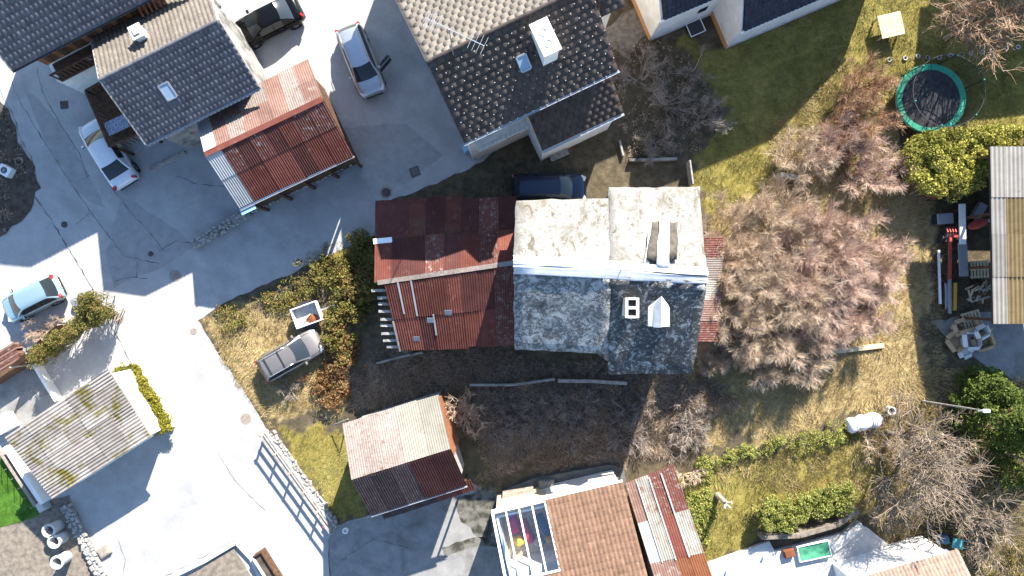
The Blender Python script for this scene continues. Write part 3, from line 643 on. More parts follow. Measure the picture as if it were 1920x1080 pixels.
# --- the central house with the lichen roof
Mh = thing('derelict_house', 'derelict house with lichen-mottled roof, pale ridge sheet and two-flue chimney', 'house', tuple(W(1125, 520)))
DZ = .7
def ml(px, py, z): return W(px, py, z+(DZ if z > 4 else 0))-Mh.location
def slab(name, poly3, mat, parent, th=.12, sub=10, rough=.03):
    """irregular roof slab from 4 corners BL BR TR TL, slightly uneven, with thickness"""
    Q = [Vector(p) for p in poly3]; N = (Q[1]-Q[0]).cross(Q[3]-Q[0]).normalized(); N = N if N.z > 0 else -N; vs = []; n = sub
    for j in range(n+1):
        for i in range(n+1):
            p = bil(Q, i/n, j/n); e = 0 if 0 < i < n and 0 < j < n else 1
            p = p+N*random.uniform(-rough, rough)+(Vector((random.uniform(-.04, .04), random.uniform(-.04, .04), 0)) if e else Vector((0, 0, 0))); vs.append(p)
    m = (n+1)**2; vs += [v-Vector((0, 0, th)) for v in vs]
    F = [(j*(n+1)+i, j*(n+1)+i+1, (j+1)*(n+1)+i+1, (j+1)*(n+1)+i) for j in range(n) for i in range(n)]; F += [tuple(a+m for a in f[::-1]) for f in F]
    rim = [i for i in range(n+1)]+[j*(n+1)+n for j in range(1, n+1)]+[n*(n+1)+i for i in range(n-1, -1, -1)]+[j*(n+1) for j in range(n-1, 0, -1)]
    F += [(rim[(a+1) % len(rim)], rim[a], rim[a]+m, rim[(a+1) % len(rim)]+m) for a in range(len(rim))]
    g = G(); g.add(vs, F); o = g.obj(name, mat, parent)
    for p_ in o.data.polygons: p_.use_smooth = abs(p_.normal.z) > .5
    return o
ZR, ZE = 8.7, 6.4
Wx0, Wx1 = W(972, 0, ZE).x, W(1300, 0, ZE).x
yS1, yN1, yN2, yS2 = W(0, 650, ZE).y, W(0, 380, ZE).y, W(0, 356, ZE).y, W(0, 690, ZE).y
mx, my = Mh.location.x, Mh.location.y; xm = W(1141, 0, ZE).x; yr = .72
G().extrude_x([(yS1+.25-my, 0), (yS1+.25-my, ZE-.05), (yr-my, ZR-.3), (yN1-.25-my, ZE-.05), (yN1-.25-my, 0)], Wx0+.15-mx, xm-mx).obj('wall', MT['grey_wall'], Mh)
G().extrude_x([(yS2+.3-my, 0), (yS2+.3-my, ZE-.8), (yr-my, ZR-.32), (yN2-.25-my, ZE-.6), (yN2-.25-my, 0)], xm-mx+.002, Wx1-.2-mx).obj('wall', MT['grey_wall'], Mh)
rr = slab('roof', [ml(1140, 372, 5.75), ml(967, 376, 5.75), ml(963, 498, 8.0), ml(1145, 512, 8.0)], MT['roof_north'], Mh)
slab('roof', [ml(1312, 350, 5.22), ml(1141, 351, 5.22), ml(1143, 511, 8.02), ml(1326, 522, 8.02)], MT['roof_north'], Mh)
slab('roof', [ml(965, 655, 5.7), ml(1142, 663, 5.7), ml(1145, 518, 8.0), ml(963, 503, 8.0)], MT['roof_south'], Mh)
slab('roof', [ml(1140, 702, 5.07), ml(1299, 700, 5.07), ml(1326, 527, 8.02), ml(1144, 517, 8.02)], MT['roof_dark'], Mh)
slab('ridge_sheet', [ml(963, 514, 7.95), ml(1326, 533, 7.97), ml(1327, 518, 8.12), ml(963, 494, 8.1)], MT['membrane'], Mh, .03, 8, .01)
slab('ridge_sheet', [ml(1327, 516, 8.13), ml(963, 494, 8.11), ml(963, 478, 7.9), ml(1326, 502, 7.9)][::-1], MT['white_paint'], Mh, .03, 8, .01)
MT['torn'] = mottled('torn_felt', (.05, .045, .035), (.12, .1, .075), 2.5, fine=.4)
# torn patches and the loose metal strip on the sunny slope
slab('torn_patch', [ml(1213, 488, 7.84), ml(1234, 492, 7.86), ml(1238, 414, 6.78), ml(1222, 416, 6.78)], MT['torn'], Mh, .03, 4, .02)
slab('torn_patch', [ml(1252, 486, 7.8), ml(1270, 486, 7.8), ml(1270, 417, 6.8), ml(1257, 416, 6.8)], MT['torn'], Mh, .03, 4, .02)
slab('metal_strip', [ml(1232, 500, 8.04), ml(1254, 502, 8.04), ml(1256, 414, 6.88), ml(1236, 413, 6.88)], MT['white_paint'], Mh, .03, 4, .012)
slab('metal_strip', [ml(1208, 494, 7.82), ml(1216, 496, 7.84), ml(1224, 425, 6.82), ml(1219, 424, 6.82)], MT['white_paint'], Mh, .02, 4, .012)
# chimney with two flues
cp = ml(1184, 577, 8.3); g = G(); g.box((cp.x, cp.y, 7.9), (.52, .9, 2.2))
ch = g.obj('chimney', MT['cream_wall'], Mh); g = G()
for dx, dy, sx, sy in ((-.27, 0, .14, 1.0), (.27, 0, .14, 1.0), (0, .45, .4, .12), (0, -.45, .4, .12), (0, 0, .4, .14)): g.box((cp.x+dx, cp.y+dy, 9.12), (sx, sy, .24))
g.obj('cap', MT['pale_concrete'], ch)
G().box((cp.x, cp.y, 9.012), (.4, .78, .02)).obj('flue', MT['black'], ch)
# small white gabled dormer hood
dp = ml(1237, 590, 7.35); g = G(); w_ = .55; zt = 8.45
yb = dp.y-.6; yt = dp.y+.95
v = [(dp.x-w_, yb, 7.3), (dp.x+w_, yb, 7.3), (dp.x-w_, yb, 7.85), (dp.x+w_, yb, 7.85), (dp.x, yb, zt), (dp.x, yt, zt-.02), (dp.x-w_, yt-.55, 7.85), (dp.x+w_, yt-.55, 7.85), (dp.x-w_, yt-.55, 7.3), (dp.x+w_, yt-.55, 7.3)]
g.add(v, [(0, 1, 3, 4, 2), (2, 4, 5, 6), (4, 3, 7, 5), (0, 2, 6, 8), (1, 9, 7, 3), (8, 6, 5, 7, 9)]); dm = g.obj('dormer', MT['white_paint'], Mh)
G().add([(dp.x-.02, yb-.04, zt+.03), (dp.x-w_*.62, yb-.04, zt-.33), (dp.x-w_*.5, yt-.4, zt-.28), (dp.x-.02, yt, zt+.01)], [(0, 1, 2, 3)]).obj('sheet', MT['membrane'], dm)
for k in range(3): G().box((dp.x-w_-.01, yb+.15+k*.28, 7.65), (.03, .22, .3)).obj('stone', MT['stone'], dm)
G().tube([ml(1166, 500, 8.1), ml(1166, 500, 8.1)+Vector((0, 0, .7))], .025, 6).obj('rod', MT['dark_metal'], Mh)
g = G(); tp = [ml(1127, 652, 5.6), ml(1134, 668, 5.4)]; 
# lean-to of corrugated rust on the eastern side
lq = [ml(1345, 640, 2.9), ml(1356, 446, 2.9), ml(1320, 446, 3.5), ml(1308, 640, 3.5)]
lt = G().add([Vector(a)-Vector((0, 0, .03)) for a in lq]+[Vector(a)-Vector((0, 0, .1)) for a in lq], [(0, 1, 2, 3), (7, 6, 5, 4), (0, 4, 5, 1), (1, 5, 6, 2), (2, 6, 7, 3), (3, 7, 4, 0)]).obj('lean_to_roof', MT['wood_dark'], Mh)
sheets(lt, lq, [0, .2, .4, .6, .8, 1], [0, 1], lambda c, r: ('rust_patchy', 'pink_white', 'galv_rust', 'beige_sheet', 'rust_patchy')[c], .13, .02)
for py in (460, 540, 630): v = ml(1345, py, 2.8); G().box((v.x-.1, v.y, 1.4), (.12, .12, 2.8)).obj('post', MT['wood_dark'], Mh)

# --- rusty barn beside it
Bn = thing('rusty_barn', 'long barn roofed in rusty red corrugated sheets with purlin ends sticking out', 'barn', tuple(W(830, 510)))
def bl(px, py, z): return W(px, py, z)-Bn.location
BR, BE = 5.0, 3.4
nq = [bl(705, 384, BE), bl(968, 368, BE), bl(968, 492, BR), bl(703, 531, BR)]
sq = [bl(751, 658, BE), bl(968, 646, BE), bl(966, 496, BR), bl(722, 534, BR)]
wa = [bl(752, 640, BE-.2), bl(962, 634, BE-.2), bl(966, 500, BR-.3), bl(962, 392, BE-.2), bl(722, 402, BE-.2), bl(735, 528, BR-.3)]
g = G(); vs = [wa[0], wa[1], wa[2], wa[3], wa[4], wa[5]]
g.add([(a.x, a.y, 0) for a in vs]+vs, [(0, 1, 7, 6), (1, 2, 8, 7), (2, 3, 9, 8), (3, 4, 10, 9), (4, 5, 11, 10), (5, 0, 6, 11), (6, 7, 8, 11), (11, 8, 9, 10)]); g.obj('wall', MT['grey_wall'], Bn)
bd = G()
for Q in (nq, sq): bd.add([Vector(a)-Vector((0, 0, .02)) for a in Q]+[Vector(a)-Vector((0, 0, .1)) for a in Q], [(0, 1, 2, 3), (7, 6, 5, 4), (0, 4, 5, 1), (1, 5, 6, 2), (2, 6, 7, 3), (3, 7, 4, 0)])
bdk = bd.obj('roof', MT['wood_dark'], Bn)
cn = [0, .12, .24, .36, .48, .6, .73, .86, 1]
def mn(c, r): return 'rust_patchy' if (c == 3 and r == 1) or (c == 6 and r == 1) or (c == 6 and r == 0) else random.choice(('rust_dark', 'rust_dark', 'rust_dark', 'rust'))
N1 = nq
sheets(bdk, nq, [0, .12, .24, .36, .49, .61], [-.06, .48, 1], mn, .13, .021, jag=.015); sheets(bdk, nq, [.61, .74, .87, 1], [0, .52, 1], lambda c, r: mn(c+5, r), .13, .021, .035)
cs_ = [0, .1, .2, .33, .46, .58, .7, .84, 1]
sheets(bdk, sq, cs_, [0, .5, 1], lambda c, r: 'rust_dark' if (c == 5 and r == 1) else ('rust_patchy' if c == 7 else random.choice(('rust', 'rust', 'rust', 'rust_dark'))), .13, .021, jag=.015)
for (c, v0, v1) in ((.1, .55, 1), (.2, .5, 1), (.33, .2, .5)):
    a = bil(sq, c, v0); b = bil(sq, c, v1); G().beam(a+Vector((0, 0, .1)), b+Vector((0, 0, .1)), .09, .03).obj('strip', MT['galv'], bdk)
for a, b in (((.8, .72), (.8, .98)), ((.35, .25), (.45, .3)), ((.12, .12), (.2, .2))): 
    pass
for c, v, s in ((.3, .42, .32), (.45, .5, .34), (.16, .17, .3)):
    a = bil(sq, c, v); G().box(a+Vector((0, 0, .11)), (s*1.2, s, .012), Matrix.Rotation(R(32), 3, 'X')).obj('patch_sheet', MT['galv'], bdk)
a, b = bil(nq, 0, .48), bil(nq, .12, .48); G().beam(a+Vector((-.1, 0, .12)), b+Vector((0, 0, .12)), .3, .02).obj('strip', MT['white_paint'], bdk)
for i in range(9):
    v = .06+i*.108; a = bil(sq, 0, v); G().beam(a+Vector((.6, 0, -.14)), a+Vector((-.55-random.random()*.35, random.uniform(-.05, .05), -.16)), .15, .1).obj('purlin', MT['wood_grey'], Bn)
a = sq[0]; b = sq[3]; G().beam(a+Vector((-.02, 0, .0)), a.lerp(b, .46)+Vector((-.02, 0, 0)), .1, .14).obj('bargeboard', MT['wood_grey'], Bn)
for i in range(7):
    a = bil(nq, i/7+.02, 1)+Vector((0, 0, .1)); b = bil(nq, (i+1)/7+.02, 1)+Vector((0, 0, .1)); G().beam(a, b, .26, .03).obj('ridge_cap', MT['beige_sheet'] if i < 6 else MT['galv'], bdk)  # pale cap colour imitates sunlight on the sheets along the ridge

# --- small barn in the garden
K = House('small_barn', 'small barn with cream and purple-brown corrugated roof beside the rail fence', 'barn', (660, 900), (845, 842), 5.4, 2.47, 3.95, 2.85, 3.9, MT['wood_grey'], oh=.25)
qn = K.qn(); qn = [qn[1], qn[0], qn[3], qn[2]]
sheets(K.deck, qn, [0, .18, .36, .55, .77, 1], [0, .5, 1], lambda c, r: ('beige_sheet', 'beige_sheet', 'beige_sheet', 'cream_sheet', 'cream_sheet')[c], .13, .021, jag=.02)
sheets(K.deck, K.qs(), [0, .2, .4, .58, .79, 1], [0, 1], lambda c, r: 'brown_sheet' if c < 3 else 'rust_dark', .13, .021)
K.gutter('s', MT['steel'])
ps = [Vector((.5, -K.rs-.62, 3.4)), Vector((K.L+.3, -K.rs-.55, 3.4)), Vector((K.L+.3, -K.rs+.15, 3.78)), Vector((.5, -K.rs+.15, 3.78))]
pr = G().add([a-Vector((0, 0, .03)) for a in ps]+[a-Vector((0, 0, .09)) for a in ps], [(0, 1, 2, 3), (7, 6, 5, 4), (0, 4, 5, 1), (1, 5, 6, 2), (2, 6, 7, 3), (3, 7, 4, 0)]).obj('pent_roof', MT['wood_dark'], K.o)
sheets(pr, ps, [0, .2, .4, .6, .8, 1], [0, 1], lambda c, r: 'brown_sheet' if c < 3 else 'rust', .13, .021)
for x in (.6, 2.2, 3.8, 5.3): G().box((x, -K.rs-.42, 1.7), (.1, .1, 3.4)).obj('post', MT['wood_dark'], K.o)
G().box((K.L-.3, .9, 1.8), (.25, 3.2, 3.6)).obj('side_boards', MT['wood_red'], K.o)
# --- terracotta house at the bottom
E0 = W(922, 962, 4.4); E1 = W(1168, 905, 4.4); ea = math.atan2(E1.y-E0.y, E1.x-E0.x); Ew = (E1-E0).length
E = thing('terracotta_house', 'house with terracotta pantile roof and a glazed roof bay', 'house', (E0.x, E0.y, 0), ea)
es = math.tan(R(20)); Er = 9.0
def el(px, py, z):
    p = W(px, py, z)-Vector((E0.x, E0.y, 0)); c, k = math.cos(-ea), math.sin(-ea); return Vector((p.x*c-p.y*k, p.x*k+p.y*c, z))
bay = (.35, 3.05, 3.45)   # x0, x1, depth of the glazed bay
G().prism([(.15, -3.5), (.15, -Er), (Ew-.1, -Er), (Ew-.1, -.3), (3.15, -.3), (3.15, -3.5)], 0, 4.2).obj('wall', MT['cream_wall'], E)
G().prism([(.15, -.3), (3.14, -.3), (3.14, -3.49), (.15, -3.49)], 0, 2.4).obj('bay_floor', MT['wood_pale'], E)
for x0, y0, x1, y1 in ((.15, -.3, 3.1, -.42), (.15, -.43, .27, -3.45)): G().box(((x0+x1)/2, (y0+y1)/2, 3.3), (abs(x1-x0), abs(y1-y0), 1.8)).obj('wall', MT['white_paint'], E)
rd = G(); 
def eslab(x0, x1, y0, y1): rd.add([(x0, -y0, 4.4+es*y0), (x1, -y0, 4.4+es*y0), (x1, -y1, 4.4+es*y1), (x0, -y1, 4.4+es*y1)]+[(x0, -y0, 4.28+es*y0), (x1, -y0, 4.28+es*y0), (x1, -y1, 4.28+es*y1), (x0, -y1, 4.28+es*y1)], [(3, 2, 1, 0), (4, 5, 6, 7), (0, 1, 5, 4), (1, 2, 6, 5), (2, 3, 7, 6), (3, 0, 4, 7)])
eslab(3.1, Ew, 0, Er); eslab(.0, 3.099, 3.45, Er)
er = rd.obj('roof', MT['wood_dark'], E)
Vv = Vector((0, -1, es)); O = Vector((Ew, .04, 4.4))
tiles(er, E, O, (-1, 0, 0), Vv, Ew, Er*math.sqrt(1+es*es), .25, .38, MT['tile_terra'], keep=lambda x, y: not (x > Ew-3.12 and y < 3.5*math.sqrt(1+es*es)))
G().extrude_x([(.1+.07*math.cos(q_), 4.36+.07*math.sin(q_)) for q_ in np.linspace(math.pi, 2*math.pi, 7)], 0, Ew).obj('gutter', MT['white_paint'], E)
G().box((Ew/2, -.12, 4.2), (Ew, .2, .16)).obj('fascia', MT['wood_pale'], E)
gz = lambda y: 4.42+es*y
for i, x in enumerate(np.linspace(.05, 3.05, 5)): G().beam((x, .05, gz(0)), (x, -3.5, gz(3.5)), .09 if i else .14, .1).obj('glazing_bar', MT['white_paint'], E)
for y in (0, 3.45): G().beam((.0, -y, gz(y)), (3.1, -y, gz(y)), .1, .1, (0, 0, 1)).obj('glazing_bar', MT['white_paint'], E)
for i in range(4):
    x0 = .05+i*.75; G().add([(x0+.06, -.05, gz(.05)+.02), (x0+.69, -.05, gz(.05)+.02), (x0+.69, -3.4, gz(3.4)+.02), (x0+.06, -3.4, gz(3.4)+.02)], [(0, 1, 2, 3)]).obj('pane', MT['clear'], E)
def on_E(x, y, z): q = Vector((x, y, z)); return Vector((E0.x+q.x*math.cos(ea)-q.y*math.sin(ea), E0.y+q.x*math.sin(ea)+q.y*math.cos(ea), z))
def cushion(x, y, sx, sy, sz, mat, label, cat='cushion', z=2.4):
    g = G(); n = 8; vs = []
    for j in range(n+1):
        for i in range(n+1):
            u, v = i/n*2-1, j/n*2-1; h = (1-u**4)*(1-v**4); vs.append((u*sx/2*(1-.08*v*v), v*sy/2*(1-.08*u*u), sz*(.25+.75*h**.5)))
    m = len(vs); vs += [(a, b, 0) for a, b, c in vs]
    F = [(j*(n+1)+i, j*(n+1)+i+1, (j+1)*(n+1)+i+1, (j+1)*(n+1)+i) for j in range(n) for i in range(n)]; F += [tuple(a+m for a in f[::-1]) for f in F]
    rim = [i for i in range(n+1)]+[j*(n+1)+n for j in range(1, n+1)]+[n*(n+1)+i for i in range(n-1, -1, -1)]+[j*(n+1) for j in range(n-1, 0, -1)]
    F += [(rim[(a+1) % len(rim)], rim[a], rim[a]+m, rim[(a+1) % len(rim)]+m) for a in range(len(rim))]
    o = tag(g.add(vs, F).obj(cat.replace(' ', '_'), mat, smooth=True), label, cat); o.location = on_E(x, y, z); o.rotation_euler.z = ea+random.uniform(-.4, .4); return o
cushion(.9, -1.5, .7, 1.2, .5, flat('crimson_cloth', (.5, .03, .08), .9), 'crimson cushion lying under the glazed roof bay')
cushion(1.0, -2.5, .6, .7, .5, flat('yellow_cloth', (.7, .5, .03), .9), 'yellow cushion lying under the glazed roof bay')
cushion(1.6, -2.1, .5, 1.5, .6, flat('red_cloth', (.55, .04, .05), .9), 'long red cushion lying under the glazed roof bay')
cushion(2.6, -1.9, .5, 1.3, .7, flat('navy_cloth', (.03, .05, .12), .9), 'navy blue cushion lying under the glazed roof bay')
cushion(2.1, -2.8, .6, .7, .4, flat('grey_cloth', (.35, .37, .36), .9), 'pale grey cushion lying under the glazed roof bay')
cushion(2.75, -2.75, .35, .35, .9, flat('ochre_cloth', (.6, .33, .08), .9), 'ochre cushion standing under the glazed roof bay')
cushion(.85, -.95, .5, .4, .4, flat('violet_cloth', (.2, .05, .3), .9), 'violet cushion lying under the glazed roof bay')
# terrace behind the terracotta house
MT['shade_darkened_paving'] = mottled('shade_darkened_paving', (.07, .068, .063), (.13, .125, .115), 2, fine=.4)  # paving colour darkened to stand in for the derelict house's shade
MT['shade_darkened_render'] = mottled('shade_darkened_render', (.12, .115, .105), (.19, .18, .165), 2, fine=.3)  # bench and block colour darkened to imitate that same shade
tr_ = sheet('terrace', [(930, 958), (945, 915), (1000, 893), (1140, 868), (1168, 875), (1172, 905)], .5, MT['shade_darkened_paving'], thick=.5)
tag(tr_, None, None)
cw = tag(G().prism([W(*q, 1.3)[:2] for q in ((940, 950), (1000, 930), (1000, 915), (942, 928))], .5, 1.2).obj('planter_wall', MT['ruststone'], bevel=.02), 'low pinkish masonry planter on the terrace behind the terracotta house', 'planter')
for i, (px, py, r, lb) in enumerate(((998, 932, .16, 'terracotta pot on the pinkish masonry planter'), (1062, 912, .2, 'dark brown pot beside the square grey slab on the terrace'), (1118, 905, .2, 'dark brown pot near the corrugated roof end of the terrace'))):
    z0 = 1.2 if i == 0 else .5
    o = tag(G().lathe([(r*.7, 0), (r, .3), (r*.85, .3), (r*.6, .08)], 16).obj('flower_pot', flat('pot_%d' % i, (.2-.04*i, .08, .05), .8)), lb, 'pot'); o.location = W(px, py, z0)
o = tag(G().box((0, 0, .25), (.95, .75, .5)).box((0, 0, .53), (.85, .65, .06)).obj('concrete_slab', MT['shade_darkened_render'], bevel=.02), 'square grey-green slab block standing on the terrace', 'slab'); o.location = W(1024, 908, .5); o.rotation_euler.z = R(3)
o = tag(G().box((0, 0, .2), (.8, .5, .4)).box((.1, 0, .42), (.5, .4, .05)).obj('hatch_box', MT['black'], bevel=.01), 'black hatch box against the terracotta house wall', 'box'); o.location = W(1027, 926, .5); o.rotation_euler.z = ea
o = tag(G().box((0, 0, .3), (3.4, .35, .6)).box((0, 0, .62), (3.5, .42, .05)).obj('terrace_bench', MT['shade_darkened_render'], bevel=.02), 'long pale masonry bench along the terracotta roof edge', 'bench'); o.location = W(1110, 912, .5); o.rotation_euler.z = ea+R(3)
for k_ in range(3):
    o = tag(G().lathe([(.1, 0), (.12, .16), (.09, .16), (.08, .04)], 12).obj('flower_pot', MT['white_paint']), 'small white pot on the pinkish planter by the roof bay', 'pot', 'small white pots in a row'); o.location = W(952+k_*11, 944-k_*3, 1.2)
# corrugated roof joined to it
Er2 = thing('patchwork_shed', 'shed with patchwork of rusty and white corrugated sheets beside the terracotta roof', 'shed', tuple(W(1240, 960)))
def e2(px, py, z): return W(px, py, z)-Er2.location
eq = [e2(1172, 905, 3.4), e2(1262, 872, 3.3), e2(1345, 1110, 4.0), e2(1240, 1125, 4.1)]
g = G(); b_ = [e2(1182, 915, 0), e2(1255, 885, 0), e2(1310, 1090, 0), e2(1225, 1110, 0)]
g.add([(v.x, v.y, 0) for v in b_]+[(v.x, v.y, 3.1) for v in b_], [(3, 2, 1, 0), (4, 5, 6, 7), (0, 1, 5, 4), (1, 2, 6, 5), (2, 3, 7, 6), (3, 0, 4, 7)]).obj('wall', MT['wood_grey'], Er2)
ed = G().add([v-Vector((0, 0, .03)) for v in eq]+[v-Vector((0, 0, .12)) for v in eq], [(0, 1, 2, 3), (7, 6, 5, 4), (0, 4, 5, 1), (1, 5, 6, 2), (2, 6, 7, 3), (3, 7, 4, 0)]).obj('roof', MT['wood_dark'], Er2)
mm = [['pink_white', 'galv_rust', 'rust_patchy', 'rust_patchy'], ['galv', 'galv_rust', 'rust', 'galv_rust'], ['pink_white', 'pink_white', 'rust_orange', 'rust_orange']]
sheets(ed, eq, [0, .2, .47, .72, 1], [0, .36, .68, 1], lambda c, r: mm[r][c], .13, .021, .05)
for c_ in (.22, .47, .72): a, b = bil(eq, c_, .02), bil(eq, c_, .7); G().beam(a+Vector((0, 0, .13)), b+Vector((0, 0, .13)), .08, .02).obj('strip', MT['galv'], ed)
# --- left bottom house with fibre cement roof
F_ = thing('fibre_roofed_house', 'low building with wide corrugated fibre-cement roof spotted with moss', 'building', tuple(W(145, 815)))
def fl(px, py, z): return W(px, py, z)-F_.location
fq = [fl(98, 935, 2.9), fl(283, 818, 2.9), fl(203, 693, 3.6), fl(10, 820, 3.6)]
fq2 = [fq[1], fq[2], fq[3], fq[0]]
g = G(); b_ = [v*.93 for v in fq]
g.add([(v.x, v.y, 0) for v in b_]+[(v.x, v.y, v.z/.93-.25) for v in b_], [(3, 2, 1, 0), (4, 5, 6, 7), (0, 1, 5, 4), (1, 2, 6, 5), (2, 3, 7, 6), (3, 0, 4, 7)]).obj('wall', MT['white_wall'], F_)
fd = G().add([v-Vector((0, 0, .05)) for v in fq]+[v-Vector((0, 0, .14)) for v in fq], [(0, 1, 2, 3), (7, 6, 5, 4), (0, 4, 5, 1), (1, 5, 6, 2), (2, 6, 7, 3), (3, 7, 4, 0)]).obj('roof', MT['wood_grey'], F_)
sheets(fd, fq2, [0, .17, .34, .5, .67, .84, 1], [0, .2, .4, .6, .8, 1], lambda c, r: 'fibre', .19, .035, .03)
# --- open shed at the right edge
Rs = thing('open_shed', 'open storage shed with wide grey and ochre corrugated roof over stacked junk', 'shed', tuple(W(1900, 440)))
def rl_(px, py, z): return W(px, py, z)-Rs.location
rq = [rl_(1862, 607, 3.4), rl_(2080, 607, 3.4), rl_(2080, 275, 4.2), rl_(1856, 275, 4.2)]
rk = G().add([v-Vector((0, 0, .04)) for v in rq]+[v-Vector((0, 0, .14)) for v in rq], [(0, 1, 2, 3), (7, 6, 5, 4), (0, 4, 5, 1), (1, 5, 6, 2), (2, 6, 7, 3), (3, 7, 4, 0)]).obj('roof', MT['dark_metal'], Rs)
sheets(rk, rq, [0, .12, .3, .48, .65, .82, 1], [0, .28, .5, .73, 1], lambda c, r: 'shed_sheet' if c == 0 or r == 3 else 'shed_ochre', .24, .04, .04)
for px, py in ((1868, 600), (1868, 500), (1864, 400), (1862, 290), (2060, 600), (2060, 290)): v = rl_(px, py, 3.3); G().box((v.x+.1, v.y, 1.65), (.16, .16, 3.3)).obj('post', MT['wood_dark'], Rs)
v0 = rl_(1868, 290, 3.4); v1 = rl_(2060, 290, 3.4); G().beam((v0.x, v0.y, 1.75), (v1.x, v1.y, 1.75), .06, 3.3).obj('back_wall', MT['wood_dark'], Rs)
v = W(1985, 450, 0)-Rs.location
G().box((v.x+1.2, v.y+.6, 1.6), (.1, 9.0, 3.2)).obj('inner_wall', MT['wood_dark'], Rs)

# ------------------------------------------------------------------ cars
def paint(name, c, metal=.4, rough=.3, spec=.5): 
    t = NT(name); t.col(t.mix(.2, c, t.ramp(t.noise(6, 4), [(.3, .75), (.7, 1.1)]), 'MULTIPLY')); t.rough(rough, metal, spec); t.b.inputs['Coat Weight'].default_value = .35*spec*2; t.b.inputs['Coat Roughness'].default_value = .08; return t.m
MT['lamp'] = flat('lamp_glass', (.6, .62, .62), .15); MT['tail'] = flat('tail_lamp', (.4, .02, .02), .2); MT['trim_black'] = flat('black_trim', (.018, .018, .02), .5)
def car(label, px, py, ang, L, Wd, Ht, mat, style='wagon', rails=False, bars=False, door=False, name='parked_car', hood=.98, sidewin=None):
    p = W(px, py, .9); t = thing(name, label, 'car', (p.x, p.y, .025), R(ang), 'parked cars')
    h = L/2; hw = Wd/2; zb = .93 if Ht < 1.6 else 1.0
    xfb = h-hood; xft = xfb-.78; 
    if style == 'sedan': xrb = -h+.62; xrt = xrb+.72
    elif style == 'hatch': xrb = -h+.12; xrt = xrb+.38
    else: xrb = -h+.1; xrt = xrb+.42
    # lower body
    keys = [(-h, .62), (-h+.06, .8), (-h+.2, zb-.02 if style == 'sedan' else zb), (xfb, zb), (xfb+hood*.5, zb-.07), (h-.22, zb-.17), (h-.06, zb-.3), (h, .5)]
    xs = [-h, -h+.05, -h+.16, -h+.4]+list(np.linspace(-h+.75, h-.75, 9))+[h-.45, h-.22, h-.08, h]
    rings = []
    for x in xs:
        u = abs(x)/h; w = hw*(1-.03*u**2-.19*max(0, (u-.82)/.18)**2.2); zt = float(np.interp(x, [k[0] for k in keys], [k[1] for k in keys]))
        zlo = .24 if abs(x) < h-.1 else .34
        half = [(0, zt+.035), (.5*w, zt+.025), (.82*w, zt), (.945*w, zt-.055), (w, zt-.2), (.995*w, .52), (.96*w, .34), (.84*w, zlo)]
        rings.append([(x, y, z) for y, z in half]+[(x, -y, z) for y, z in half[:0:-1]])
    g = G(); n = len(rings[0])
    for r in rings: g.v += r
    g.f = [(i*n+j, i*n+(j+1) % n, (i+1)*n+(j+1) % n, (i+1)*n+j) for i in range(len(rings)-1) for j in range(n)]+[tuple(range(n)), tuple(range((len(rings)-1)*n, len(rings)*n))]
    body = g.obj('body', mat, t, smooth=True)
    # seams: bonnet and doors
    G().tube([(xfb+.05, -.8*hw, zb+.02), (xfb+hood*.55, -.76*hw, zb-.07), (h-.2, -.6*hw, zb-.13)], .008, 5).tube([(xfb+.05, .8*hw, zb+.02), (xfb+hood*.55, .76*hw, zb-.07), (h-.2, .6*hw, zb-.13)], .008, 5).obj('bonnet_seam', MT['trim_black'], body)
    G().box((h-.03, 0, .42), (.1, Wd*.62, .2)).obj('grille', MT['trim_black'], t)
    G().box((-h+.02, 0, .4), (.08, Wd*.7, .16)).obj('bumper', MT['trim_black'], t)
    # cabin
    mid = (xft+xrt)/2
    st = [(xrb, 0), ((xrb+xrt)/2, .56), (xrt, .93), (xrt+.25, .985), (mid-.05, 1.0), (mid+.05, 1.0), (xft-.3, .985), (xft, .93), ((xft+xfb)/2, .53), (xfb, 0)]
    zr = Ht; rows = []
    for x, f in st:
        z = zb-.02+(zr-zb+.02)*f; wb = hw*.9; wt = wb-(wb-hw*.7)*f
        ends = x in (xfb, xrb)
        bow = .14 if x >= xft else (-.07 if x <= xrt else 0)
        rows.append([(x+bow*(1-(yy/max(wt, .1))**2)*(1 if f < .99 else 0), yy, zz) for yy, zz in ((0, z+.02*f), (.5*wt, z+.015*f), (.88*wt, z-.006), (wt, z-.05*f), (wb*.99, zb-.03))])
    def strip(name_, i0, i1, c0, c1, sides, m_, par=t):
        g = G()
        for sd in sides:
            for i in range(i0, i1):
                for c in range(c0, c1):
                    q = [rows[i][c], rows[i+1][c], rows[i+1][c+1], rows[i][c+1]]; q = [(a, b*sd, z) for a, b, z in q]; g.add(q, [(0, 1, 2, 3) if sd > 0 else (3, 2, 1, 0)])
        bmv = g; o = bmv.obj(name_, m_, par, smooth=True, fix=False)
        bm = bmesh.new(); bm.from_mesh(o.data); bmesh.ops.remove_doubles(bm, verts=bm.verts, dist=.001)
        bmesh.ops.recalc_face_normals(bm, faces=bm.faces)
        bm.faces.ensure_lookup_table()
        if sum(f.normal.z*f.calc_area() for f in bm.faces) < 0: bmesh.ops.reverse_faces(bm, faces=bm.faces)
        bm.to_mesh(o.data); bm.free(); return o
    strip('roof', 2, 7, 0, 3, (1, -1), mat)
    strip('windshield', 7, 9, 0, 2, (1, -1), MT['glass']); strip('rear_window', 0, 2, 0, 2, (1, -1), MT['glass'])
